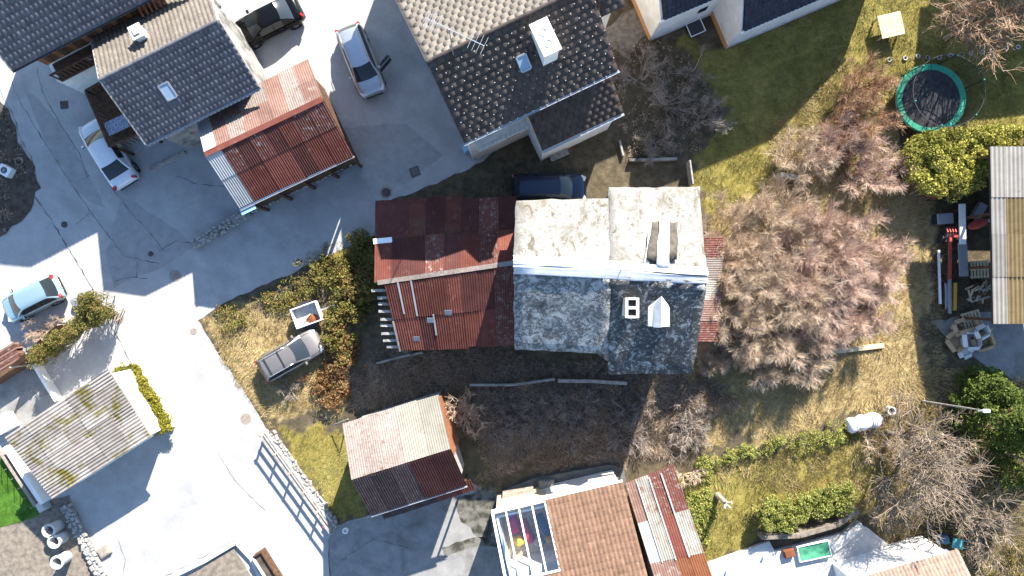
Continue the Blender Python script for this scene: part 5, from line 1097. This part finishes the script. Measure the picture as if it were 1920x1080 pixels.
put('tine_machine', 'red tined farm machine beside the white metal channel', 'machine', 1783, 440, .7, 0, machine)
def canoe(t):
    g = G(); n = 8
    for k, x in enumerate(np.linspace(-.65, .65, 9)):
        w = .3*math.sqrt(max(.02, 1-(x/.68)**2))
        for j in range(n): q = 2*math.pi*j/n; g.v.append((x, w*math.cos(q), .7+.18*math.sin(q)*(.6+.4*w/.3)))
    g.f = [(i*n+j, i*n+(j+1) % n, (i+1)*n+(j+1) % n, (i+1)*n+j) for i in range(8) for j in range(n)]+[tuple(range(n)), tuple(range(8*n, 9*n))]
    g.obj('shell', MT['red_paint'], t, smooth=True); G().box((.62, 0, .74), (.22, .18, .16)).obj('tip', MT['white_paint'], t, bevel=.03); G().box((0, 0, .26), (.5, .3, .52)).obj('stand', MT['wood_dark'], t)
put('red_tank', 'dark red oval tank with white tip beside the shed post', 'tank', 1833, 420, .7, 18, canoe)
def tarpbox(t): G().box((0, 0, .3), (.95, .6, .6), None, .9).obj('crate', MT['dark_metal'], t, bevel=.04); G().box((0, 0, .62), (1.0, .66, .05)).obj('cover', MT['gutter'], t, bevel=.02)
put('covered_crate', 'dark crate with blue-grey cover beside the red machines', 'crate', 1772, 410, .6, 4, tarpbox)
def panelstack(t):
    for k in range(3): G().box((.05*k, 0, .12+k*.14), (.5, 1.1, .1), Matrix.Rotation(.05*k, 3, 'Z')).obj('panel', MT['gutter'] if k else MT['wood_dark'], t)
put('panel_stack', 'leaning stack of blue-grey panels next to the red tank', 'panels', 1834, 395, .4, -35, panelstack)
def pallet(t):
    for k in range(6): G().box((-.5+k*.2, 0, .35), (.12, 1.1, .03)).obj('slat', MT['wood_pale'], t)
    for y in (-.45, 0, .45): G().box((0, y, .28), (1.15, .1, .1)).obj('runner', MT['wood_pale'], t)
    G().box((0, 0, .12), (1.0, 1.0, .22)).obj('base', MT['wood_dark'], t)
put('wooden_pallet', 'wooden pallet lying flat beside the shed post', 'pallet', 1838, 505, .4, 3, pallet)
put('tilted_pallet', 'wooden pallet propped behind the cardboard boxes', 'pallet', 1826, 600, .5, 16, pallet)
for i in range(16):
    px, py = 1830+random.uniform(-16, 22), 545+random.uniform(-14, 14); z = .12+i*.035; a = random.uniform(-.9, .9)+.9
    o = tag(G().box((0, 0, 0), (random.uniform(.5, 1.0), .1, .05)).obj('wood_scrap', MT['wood_pale'] if i % 3 else MT['wood_grey'], bevel=.005), 'loose splintered board in the broken wood heap beside the shed', 'board', 'broken wood heap'); o.location = W(px, py, z); o.rotation_euler = (random.uniform(-.08, .08), random.uniform(-.1, .1), a)
debris('wood_heap', 'dark heap under the broken wood beside the shed', 'heap', tuple(W(1832, 548)), .7, .5, MT['wood_dark'])
def cbox(t, w, d, h, mat, tilt, inner=None):
    for dx, dy, sx, sy in ((-w/2, 0, .02, d), (w/2, 0, .02, d), (0, d/2, w, .02), (0, -d/2, w, .02)): G().box((dx, dy, h/2+.02), (sx, sy, h)).obj('side', mat, t)
    G().box((0, 0, .025), (w-.03, d-.03, .02)).obj('bottom', inner or mat, t)
    for dx, dy, sx, sy, ax, sg in ((-w/2-.11, 0, .26, d*.96, 'Y', -1), (w/2+.11, 0, .26, d*.96, 'Y', 1), (0, d/2+.11, w*.96, .26, 'X', -1), (0, -d/2-.11, w*.96, .26, 'X', 1)):
        G().box((dx, dy, h-.02), (sx, sy, .015), Matrix.Rotation(sg*tilt, 3, ax)).obj('flap', mat, t)
for px, py, rz, w, d, h, m, lb in ((1797, 618, 62, .5, .5, .35, 'cardboard', 'small open cardboard box at the outer corner of the heap'), (1812, 611, 18, 1.2, .5, .5, 'cardboard', 'long brown cardboard carton in front of the propped pallet'), (1794, 640, 25, .8, .9, .35, 'cardboard', 'wide flattened brown carton beside the white carton'), (1822, 640, -8, .85, .8, .55, 'box_white', 'big white carton with open flaps on the box heap'), (1846, 640, 12, .9, .75, .5, 'cardboard', 'pale open carton beside the grey forecourt'), (1842, 622, 30, .6, .5, .8, 'box_white', 'white packaging carton piled behind the others'), (1811, 660, 40, .5, .4, .2, 'box_white', 'small torn white carton lying below the heap')):
    cb = put('carton', lb, 'carton', px, py, h, rz+random.uniform(-12, 12), lambda t: cbox(t, w, d, h, MT[m], random.uniform(.2, 1.0))); cb.rotation_euler.x = random.uniform(-.15, .15); cb.rotation_euler.y = random.uniform(-.18, .18); cb.location.z = .06
beamthing('timber_offcut', 'short timber offcut lying across the cartons', 'offcut', (1838, 636), (1862, 616), .75, .1, .08, MT['wood_pale'])

# ------------------------------------------------------------------ vegetation
def unit(a): return a/np.maximum(np.linalg.norm(a, axis=-1, keepdims=True), 1e-9)
def grow(P, D, Ln, k, curl, up=0.0):
    """polylines (n,k,3) from starts P, directions D, lengths Ln"""
    n = len(P); out = np.zeros((n, k, 3)); out[:, 0] = P; d = unit(D); p = P.copy()
    for i in range(1, k):
        d = unit(d+rng.normal(0, curl, (n, 3))+np.array([0, 0, up])); p = p+d*(Ln/(k-1))[:, None]; out[:, i] = p
    return out
def spawn(lines, m, t0=.25, t1=1.0, spread=.8, rnd=.5):
    n, k, _ = lines.shape; t = rng.uniform(t0, t1, (n, m))*(k-1); i = np.minimum(t.astype(int), k-2); f = (t-i)[..., None]; r = np.arange(n)[:, None]
    a, b = lines[r, i], lines[r, i+1]; p = a*(1-f)+b*f; d = unit(b-a); s = unit(rng.normal(0, 1, (n, m, 3))); s = unit(s-d*(s*d).sum(-1, keepdims=True))
    dd = unit(d+s*spread*rng.uniform(1-rnd, 1+rnd, (n, m, 1)))
    return p.reshape(-1, 3), dd.reshape(-1, 3), (1-t/(k-1)*.55).reshape(-1)
def tubes(lines, r0, r1, sides=3):
    n, k, _ = lines.shape; tg = np.zeros_like(lines); tg[:, 1:-1] = lines[:, 2:]-lines[:, :-2]; tg[:, 0] = lines[:, 1]-lines[:, 0]; tg[:, -1] = lines[:, -1]-lines[:, -2]; tg = unit(tg)
    a = unit(np.cross(tg, np.array([.31, .52, .79]))); b = np.cross(tg, a)
    rr = (np.asarray(r0).reshape(-1, 1)*(1-np.linspace(0, 1, k))[None]+np.asarray(r1).reshape(-1, 1)*np.linspace(0, 1, k)[None])*np.ones((n, 1))
    q = np.arange(sides)*2*np.pi/sides; V = lines[:, :, None]+(a[:, :, None]*np.cos(q)[None, None, :, None]+b[:, :, None]*np.sin(q)[None, None, :, None])*rr[:, :, None, None]
    base = (np.arange(n)*k*sides)[:, None, None]; ii = np.arange(k-1)[None, :, None]*sides; j = np.arange(sides)[None, None]; j2 = (j+1) % sides
    F = np.stack(np.broadcast_arrays(base+ii+j, base+ii+j2, base+ii+sides+j2, base+ii+sides+j), -1).reshape(-1, 4)
    return V.reshape(-1, 3), F
def join(parts):
    V = []; F = []; n = 0
    for v, f in parts: V.append(v); F.append(f+n); n += len(v)
    return np.concatenate(V), np.concatenate(F)
def shrub(label, px, py, r, h, mat, stems=14, br=9, tw=11, group=None, name='bare_shrub', bark=None, lean=(0, 0), cat='shrub', thick=1.0, z=None, spread=.75):
    """leafless shrub: px,py is where the middle of its crown shows"""
    p = W(px, py, h*.6); t = thing(name, label, cat, (p.x, p.y, 0), 0, group)
    q = rng.uniform(0, 2*np.pi, stems); tl_ = np.sqrt(rng.uniform(.02, 1, stems))
    D = np.stack([np.cos(q)*tl_*r/h*1.25+lean[0], np.sin(q)*tl_*r/h*1.25+lean[1], np.full(stems, .8)], -1)
    P = np.stack([np.cos(q)*.12*r*.6, np.sin(q)*.12*r*.6, np.zeros(stems)], -1)
    ln = np.full(stems, 1.0)*np.sqrt((tl_*r)**2+h*h)*.82*rng.uniform(.8, 1.1, stems)
    L0 = grow(P, D, ln, 7, .13, .02)
    p1, d1, s1 = spawn(L0, br, .22, .98, spread); L1 = grow(p1, d1+np.array([0, 0, .12]), s1*r*.55*rng.uniform(.5, 1.2, len(p1)), 5, .2, .03)
    p2, d2, s2 = spawn(L1, tw, .15, 1, .8); L2 = grow(p2, d2+np.array([0, 0, .12]), s2*r*.35*rng.uniform(.4, 1.3, len(p2)), 2, .14, .03)
    for L in (L0, L1, L2): L[..., 2] = np.maximum(L[..., 2], 0.0)
    link('stems', np_mesh('stems', *tubes(L0, .03*thick, .009*thick, 5)), t, bark or mat)
    link('twigs', np_mesh('twigs', *join([tubes(L1, .0105*thick, .0065*thick), tubes(L2, .0072*thick, .0042*thick)])), t, mat)
    return t
def leaves(C_, size, flatup=.0, elong=1.6):
    n = len(C_); a = unit(rng.normal(0, 1, (n, 3))+np.array([0, 0, 0])); b = rng.normal(0, 1, (n, 3)); b = unit(b-a*(a*b).sum(-1, keepdims=True))
    if flatup: a = unit(a*np.array([1, 1, 1-flatup])); b = unit(b*np.array([1, 1, 1-flatup]))
    s = size*rng.uniform(.6, 1.35, (n, 1)); V = np.stack([C_-a*s*elong/2, C_+b*s/2, C_+a*s*elong/2, C_-b*s/2], 1).reshape(-1, 3)
    return V, np.arange(n*4).reshape(n, 4)
def clumps(centres, radii, per, sq=.85):
    """leaf centres clustered in the shells of clumps"""
    n = len(centres); d = unit(rng.normal(0, 1, (n, per, 3))); rr = rng.uniform(.55, 1.0, (n, per, 1))**.6
    p = centres[:, None]+d*rr*np.asarray(radii).reshape(-1, 1, 1)*np.array([1, 1, sq]); p[..., 2] = np.maximum(p[..., 2], .02)
    return p.reshape(-1, 3)
def hedge(label, poly, h, mat, n, size, name='hedge', per=90, cr=.28, group=None, stuff=False, cat='hedge', h0=.35, stemmat='bark'):
    pts = [W(*q, h*.8) for q in poly]; xs = [p.x for p in pts]; ys = [p.y for p in pts]; c = Vector((sum(xs)/len(xs), sum(ys)/len(ys), 0))
    X = rng.uniform(min(xs), max(xs), n*4); Y = rng.uniform(min(ys), max(ys), n*4); k = inpoly(X, Y, [(p.x, p.y) for p in pts]); X, Y = X[k][:n], Y[k][:n]
    Z = h*(h0+(1-h0)*np.sqrt(rng.uniform(0, 1, len(X))))*(.82+.3*vnoise(X, Y, 1.1)); cc = np.stack([X-c.x, Y-c.y, Z], -1)
    t = thing(name, label, cat, tuple(c), 0, group)
    link('foliage', np_mesh('foliage', *leaves(clumps(cc, cr*rng.uniform(.6, 1.3, len(cc)), per), size)), t, mat)
    m = max(4, n//10); L = grow(np.stack([cc[:m, 0], cc[:m, 1], np.zeros(m)], -1), rng.normal(0, .2, (m, 3))+np.array([0, 0, 1]), np.full(m, h*.7), 4, .1)
    link('stems', np_mesh('stems', *tubes(L, .03, .012, 4)), t, MT[stemmat]); return t
# big pink and tan thicket in the plot
pk, tn, bw, gy_ = MT['twig_pink'], MT['twig_tan'], MT['twig_brown'], MT['twig_grey']
G1 = 'bare shrubs of the thicket'
for lb, px, py, r, h, m, st in (
    ('tan bare shrub spreading over the top end of the rust lean-to', 1368, 440, 2.2, 3.2, tn, 16), ('tan bare shrub between the stone bench and the thicket middle', 1470, 430, 2.5, 3.4, tn, 17),
    ('reddish pink bare shrub below the pink shrub of the garden corner', 1570, 440, 2.4, 3.6, pk, 17), ('pink bare shrub bulging furthest toward the junk pile', 1632, 480, 2.1, 3.2, pk, 15),
    ('large mauve bare shrub with pale radiating limbs in the thicket heart', 1535, 510, 3.0, 4.4, pk, 22), ('tall tan bare shrub shading the middle of the rust lean-to', 1405, 525, 2.4, 4.6, tn, 22),
    ('low tan shrub hanging over the rust lean-to edge', 1352, 510, 1.6, 3.6, tn, 14),
    ('tan bare shrub below the pale radiating limbs', 1460, 590, 2.5, 4.4, tn, 21), ('mauve bare shrub above the pale plank end', 1595, 575, 2.3, 3.0, pk, 16), ('mauve shrub between the radiating limbs and the plank', 1540, 600, 2.2, 3.0, pk, 15),
    ('tan bare shrub at the lower end of the rust lean-to', 1368, 600, 2.0, 3.6, tn, 18), ('fan-shaped tan shrub beside the pale plank', 1505, 670, 2.3, 2.8, tn, 17), ('low tan shrub beside the lower corner of the lichen roof', 1425, 675, 1.9, 2.2, tn, 14), ('low tan scrub against the lower corner of the lichen roof', 1350, 655, 1.5, 1.5, tn, 12), ('low reddish shrub filling the dip beside the radiating limbs', 1500, 480, 1.8, 2.8, pk, 10), ('low tan shrub filling the gap between the tall tan shrubs', 1435, 470, 1.8, 2.8, tn, 10), ('low tan shrub under the fan-shaped shrub', 1470, 640, 1.7, 2.0, tn, 10), ('low mauve shrub filling the edge toward the junk pile', 1625, 540, 1.6, 2.2, pk, 10)):
    shrub(lb, px, py, r, h, m, st+4, 13, 34, G1, bark=MT['bark'])
G2 = 'bare shrubs of the garden corner'
for lb, px, py, r, h, m in (('tan bare shrub overhanging the stone bench', 1505, 290, 2.0, 2.4, tn), ('bright pink bare shrub below the reddish brown shrub', 1600, 295, 2.2, 2.8, pk), ('pink bare shrub beside the end of the thuja hedge', 1650, 320, 1.7, 2.4, pk), ('reddish brown shrub beside the trampoline', 1632, 222, 1.9, 2.8, bw), ('orange-brown shrub nearest the square timber table', 1628, 155, 1.6, 2.2, bw), ('dull brown shrub between the lawn and the reddish shrub', 1588, 235, 1.3, 1.8, bw)):
    shrub(lb, px, py, r, h, m, 18, 11, 18, G2, bark=MT['twig_brown'])
G3 = 'bare shrubs in the shaded garden'
for lb, px, py, r, h in (('grey bare shrub in the shade beside the lean-to of the shingled house', 1205, 140, 1.9, 1.8), ('grey bare shrub in the deep shade between the two houses', 1250, 190, 1.8, 1.6), ('pale tipped bare shrub at the shaded lawn edge', 1325, 215, 1.6, 2.0), ('low grey shrub beside the narrow pale wall', 1235, 262, 1.5, 1.3), ('sparse shrub beneath the overhead cable', 1300, 130, 1.3, 1.2)):
    shrub(lb, px, py, r, h, gy_, 11, 8, 9, G3)
shrub('tangled ochre shrub crowding the small barn side', 868, 775, 1.5, 2.6, MT['twig_tan'], 16, 8, 7, None, bark=MT['bark'], thick=1.5)
shrub('orange-tan twiggy bush beside the scrubby hedge and teal car', 75, 613, 1.3, 1.3, tn, 12, 9, 10)
shrub('dry fern-like bush below the grey-brown estate car', 540, 730, .9, .7, gy_, 10, 8, 8)
shrub('pale dry shrub at the patchwork shed corner', 1285, 895, 1.1, 1.1, tn, 10, 8, 9)
shrub('thin pale shrub crown at the wrapped bale', 1640, 830, 1.3, 1.2, tn, 9, 7, 7)
# brush in the shaded hollow
G4 = 'grey brush in the shaded hollow'
for i in range(20):
    px, py = 920+rng.uniform(0, 400), 745+rng.uniform(0, 105)
    if py > 860-(px-900)*.02: continue
    shrub('grey dead brush clump in the shade below the long garden walls', px, py, rng.uniform(.9, 1.5), rng.uniform(.5, .9), gy_, 9, 7, 8, G4, name='brush_clump', cat='brush')
# trees
MT['bark_mid'] = leafmat('ochre_bark', [(0, (.2, .15, .1)), (1, (.34, .27, .19))], 0.0)
def tree(label, px, py, h, r, mat, bark, name='bare_tree', lim=9, br=8, tw=8, lean=(0, 0), thick=1.0, group=None, tr=.16, up=.0):
    p = W(px, py, h*.65); t = thing(name, label, 'tree', (p.x, p.y, 0), 0, group)
    T = grow(np.zeros((1, 3)), np.array([[lean[0], lean[1], 1.0]]), np.array([h*.55]), 6, .07)
    p0, d0, s0 = spawn(T, lim, .35, 1, 1.3); L0 = grow(p0, d0+np.array([0, 0, .25]), r*.85*rng.uniform(.7, 1.15, lim), 8, .2, up)
    p1, d1, s1 = spawn(L0, br, .2, 1, .9); L1 = grow(p1, d1, s1*r*.5*rng.uniform(.5, 1.2, len(p1)), 6, .25, .02)
    p2, d2, s2 = spawn(L1, tw, .15, 1, .9); L2 = grow(p2, d2, s2*r*.26*rng.uniform(.4, 1.3, len(p2)), 4, .25, .03)
    for L in (L0, L1, L2): L[..., 2] = np.maximum(L[..., 2], .05)
    link('trunk', np_mesh('trunk', *tubes(T, tr, tr*.55, 9), True), t, bark)
    link('limbs', np_mesh('limbs', *join([tubes(L0, .055*thick, .02*thick, 5), tubes(L1, .022*thick, .01*thick, 4)]), True), t, bark)
    link('crown', np_mesh('crown', *tubes(L2, .011*thick, .006*thick)), t, mat); return t
tree('large tangled bare tree standing before the evergreen and the street lamp', 1755, 870, 5.2, 4.6, MT['twig_dull'], MT['bark_dark'], lim=24, br=10, tw=7)
tree('smaller bare tree with pale twigs above the blue barrel', 1830, 960, 4.6, 3.4, MT['twig_dull'], MT['bark_dark'], lim=10, br=8, tw=6)
tree('thin bare tree between the box hedge and the big tree', 1690, 950, 3.6, 2.6, MT['twig_dull'], MT['bark_dark'], lim=9, br=7, tw=7)
tree('heavily pruned bare tree with thick pale limbs by the lawn ring row', 1820, 45, 3.8, 4.0, bw, MT['bark_mid'], lim=20, br=9, tw=6, thick=1.25, lean=(.12, .0))
tree('second pale bare tree at the shaded lawn corner', 1905, 20, 4.0, 3.2, bw, MT['bark_mid'], lim=14, br=8, tw=5, thick=1.2)
tree('spreading bare tree between the wrapped bale and the pink roofed shed', 1712, 830, 4.2, 3.2, MT['twig_dull'], MT['bark_dark'], lim=13, br=8, tw=7)
tree('bare tree with brown twigs below the dark evergreens', 1865, 1000, 4.4, 3.2, MT['twig_dull'], MT['bark_dark'], lim=13, br=8, tw=7)
def evergreen(label, px, py, h, r, mat, n, size, name='evergreen_tree', per=70, lean=0):
    p = W(px, py, h*.5); t = thing(name, label, 'tree', (p.x, p.y, 0))
    u = rng.uniform(.12, 1, n); q = rng.uniform(0, 2*np.pi, n); rad = r*(1-u**1.3)*rng.uniform(.55, 1.05, n)+.1
    cc = np.stack([np.cos(q)*rad, np.sin(q)*rad, u*h], -1)
    link('crown', np_mesh('crown', *leaves(clumps(cc, rng.uniform(.22, .5, n), per, .6), size, .3, 2.2)), t, mat)
    link('trunk', np_mesh('trunk', *tubes(grow(np.zeros((1, 3)), np.array([[0, 0, 1.0]]), np.array([h*.95]), 5, .02), .16, .03, 8)), t, MT['bark']); return t
evergreen('dense dark green evergreen tree beside the street lamp head', 1900, 790, 6.0, 2.4, MT['leaf_pine'], 280, .085)
evergreen('smaller evergreen at the edge of the grey forecourt', 1860, 735, 3.4, 1.5, MT['leaf_pine'], 150, .08)
evergreen('evergreen standing below the dense evergreen tree', 1945, 870, 5.0, 1.9, MT['leaf_pine'], 150, .085)
# hedges and leafy bushes
hedge('clipped yellow-green thuja hedge between the trampoline and the open shed', [(1702, 262), (1760, 244), (1930, 240), (2000, 250), (2000, 300), (1862, 300), (1840, 345), (1790, 372), (1728, 362), (1700, 320)], 2.0, MT['leaf_thuja'], 620, .085, per=85, cr=.3)
hedge('thick rounded light green box hedge above the tan retaining wall', [(1420, 955), (1440, 935), (1510, 930), (1560, 905), (1600, 905), (1608, 950), (1570, 965), (1520, 968), (1480, 995), (1430, 990)], 1.3, MT['leaf_box'], 330, .055, per=110, cr=.2)
hedge('mossy yellow-green low hedge beside the fibre-cement roof', [(214, 688), (255, 682), (272, 712), (292, 745), (308, 775), (323, 802), (292, 814), (272, 795), (255, 770), (232, 750), (228, 722), (214, 702)], .9, MT['leaf_moss'], 420, .05, per=100, cr=.2)
hedge('scrubby yellow-brown hedge corner beside the grey bin', [(150, 556), (178, 550), (200, 585), (190, 600), (160, 612), (120, 640), (70, 682), (58, 668), (110, 622), (150, 590)], 2.6, MT['leaf_bramble'], 420, .055, per=80, cr=.26)
G5 = 'small round bushes in a row'
for i, (px, py, r) in enumerate(((1318, 870, .5), (1340, 865, .45), (1370, 855, .5), (1400, 845, .5), (1412, 848, .4), (1445, 838, .55), (1470, 828, .55), (1508, 828, .7), (1545, 818, .75), (1572, 812, .7), (1325, 890, .45))):
    p = W(px, py, r*.8); t = thing('round_bush', 'small round light green bush in the row along the plot edge', 'bush', tuple((p.x, p.y, 0)), 0, G5)
    d = unit(rng.normal(0, 1, (26, 3))); d[:, 2] = np.abs(d[:, 2]); cc = d*r*rng.uniform(.35, 1.15, (26, 1))*np.array([1.15, .95, .8])+np.array([0, 0, r*.35])
    link('foliage', np_mesh('foliage', *leaves(clumps(cc, r*rng.uniform(.12, .4, 26), 55), .045)), t, MT['leaf_box']); link('stem', np_mesh('stem', *tubes(grow(np.zeros((3, 3)), np.array([[.2, 0, 1], [-.2, .1, 1], [0, -.2, 1.0]]), np.full(3, r), 4, .1), .02, .01, 5)), t, MT['bark'])
def cover(name, polys, n, h, mat, size, per=40, cr=.22):
    allp = []
    for poly in polys:
        pts = [((a-960)/30, (540-b)/30) for a, b in poly]; xs = [p[0] for p in pts]; ys = [p[1] for p in pts]
        X = rng.uniform(min(xs), max(xs), n*5); Y = rng.uniform(min(ys), max(ys), n*5); k = inpoly(X+(vnoise(X, Y, 1.2)-.5)*.9, Y+(vnoise(X+9, Y, 1.2)-.5)*.9, pts) & (vnoise(X, Y, .8)+.6*vnoise(X, Y, 2.3) > .52); X, Y = X[k][:n], Y[k][:n]
        allp.append(np.stack([X, Y, rng.uniform(.05, 1, len(X))*h*(.4+1.0*vnoise(X, Y, .6))], -1))
    cc = np.concatenate(allp); o = link(name, np_mesh(name, *leaves(clumps(cc, cr*rng.uniform(.5, 1.4, len(cc)), per), size)), None, mat); o['kind'] = 'stuff'; return o
tag(cover('bramble', [[(560, 500), (620, 465), (700, 430), (715, 520), (700, 570), (665, 640), (640, 690), (600, 640), (610, 590), (625, 540)]], 520, 1.1, MT['leaf_bramble'], .075), 'green and brown bramble thicket beside the rusty barn', 'bramble')
tag(cover('rusty_bramble', [[(600, 630), (660, 560), (670, 640), (650, 740), (630, 770), (570, 720), (600, 690)], [(640, 500), (700, 500), (700, 560), (650, 560)]], 280, .7, MT['leaf_rust'], .07), 'rust-orange dying bramble beside the estate car', 'bramble')
tag(cover('ivy', [[(1290, 905), (1330, 900), (1345, 960), (1330, 1020), (1310, 1010), (1285, 940)]], 260, .35, MT['leaf_box'], .05, 40, .15), 'bright green ground cover along the patchwork shed', 'ground cover')
tag(cover('scrub', [[(395, 590), (560, 515), (610, 520), (600, 560), (520, 590), (430, 625)]], 200, .45, MT['leaf_bramble'], .06, 28), 'dark low scrub in the shaded corner of the plot', 'scrub')
tag(cover('garden_scrub', [[(1150, 90), (1260, 80), (1340, 200), (1300, 295), (1180, 295), (1160, 240)]], 220, .4, MT['grass_brush'], .06, 26), 'dark dead scrub in the garden between the houses', 'scrub')
tag(cover('bed_scrub', [[(-40, 200), (10, 205), (35, 250), (72, 348), (55, 395), (0, 435), (-40, 440)]], 110, .4, MT['grass_brush'], .05, 26), 'dark low plants in the bed at the road edge', 'plants')
# grass
def blades(name, polys, dens, ln, wd, mat, label, lean=.9, excl=()):
    allV = []; 
    for poly in polys:
        pts = [((a-960)/30, (540-b)/30) for a, b in poly]; xs = [max(-34, min(34, p[0])) for p in pts]; ys = [max(-20, min(20, p[1])) for p in pts]
        n = int((max(xs)-min(xs))*(max(ys)-min(ys))*dens); X = rng.uniform(min(xs), max(xs), n); Y = rng.uniform(min(ys), max(ys), n)
        k = inpoly(X+(vnoise(X, Y, .9)-.5)*1.3+(vnoise(X, Y, 3.1)-.5)*.6, Y+(vnoise(X+50, Y, .9)-.5)*1.3+(vnoise(X+50, Y, 3.1)-.5)*.6, pts) & (vnoise(X, Y, 1.6)*.6+vnoise(X, Y, 4.2)*.6 > rng.uniform(.15, .75, n)); X, Y = X[k], Y[k]; n = len(X)
        q = 2*np.pi*vnoise(X, Y, .35)*1.5+rng.normal(0, .9, n); le = lean*rng.uniform(.2, 1.3, n); L = ln*rng.uniform(.5, 1.4, n)*(.6+.8*vnoise(X, Y, 1.3)); w = wd*rng.uniform(.6, 1.4, n)
        b = np.stack([X, Y, np.full(n, .0)], -1); d = np.stack([np.cos(q)*np.sin(le), np.sin(q)*np.sin(le), np.abs(np.cos(le))+.12], -1); s = np.stack([-np.sin(q), np.cos(q), np.zeros(n)], -1)
        allV.append(np.stack([b-s*w[:, None]/2, b+s*w[:, None]/2, b+d*L[:, None]], 1).reshape(-1, 3))
    V = np.concatenate(allV); o = link(name, np_mesh(name, V, np.arange(len(V)).reshape(-1, 3)), None, mat); o['kind'] = 'stuff'; tag(o, label, 'grass'); return o
blades('lawn_grass', LAWN, 420, .17, .022, MT['grass_green'], 'short yellow-green winter lawn grass')
blades('dry_grass', DRY, 300, .26, .028, MT['grass_dry'], 'matted tan dry grass of the overgrown plot', 1.15)
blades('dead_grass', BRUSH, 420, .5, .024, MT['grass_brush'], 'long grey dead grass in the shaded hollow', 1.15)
blades('verge_grass', [[(372, 604), (505, 808), (520, 815), (400, 600)], [(885, 730), (900, 900), (945, 925), (925, 890), (900, 730)], [(1660, 760), (1740, 750), (1760, 1000), (1680, 1000), (1640, 900)], [(1735, 330), (1760, 330), (1770, 760), (1740, 760)]], 260, .25, .025, MT['grass_dry'], 'rough grass verges along walls and the plot edge', 1.1)

tag(cover('orchard_scrub', [[(1640, 800), (1760, 740), (1930, 900), (1930, 1090), (1700, 1090), (1660, 1000)]], 420, .35, MT['leaf_bramble'], .06, 30), 'low brown-green scrub under the bare trees', 'scrub')
blades('orchard_grass', [[(1640, 760), (1760, 690), (1950, 690), (1950, 1100), (1690, 1100), (1640, 950)]], 220, .3, .026, MT['grass_dry'], 'rough grass under the bare trees', 1.1)

blades('turf_pile', [[(-60, 900), (0, 848), (45, 908), (80, 958), (68, 966), (8, 984), (-60, 1000)]], 900, .12, .02, MT['turf'], 'bright green turf pile beside the white coping wall', .5)
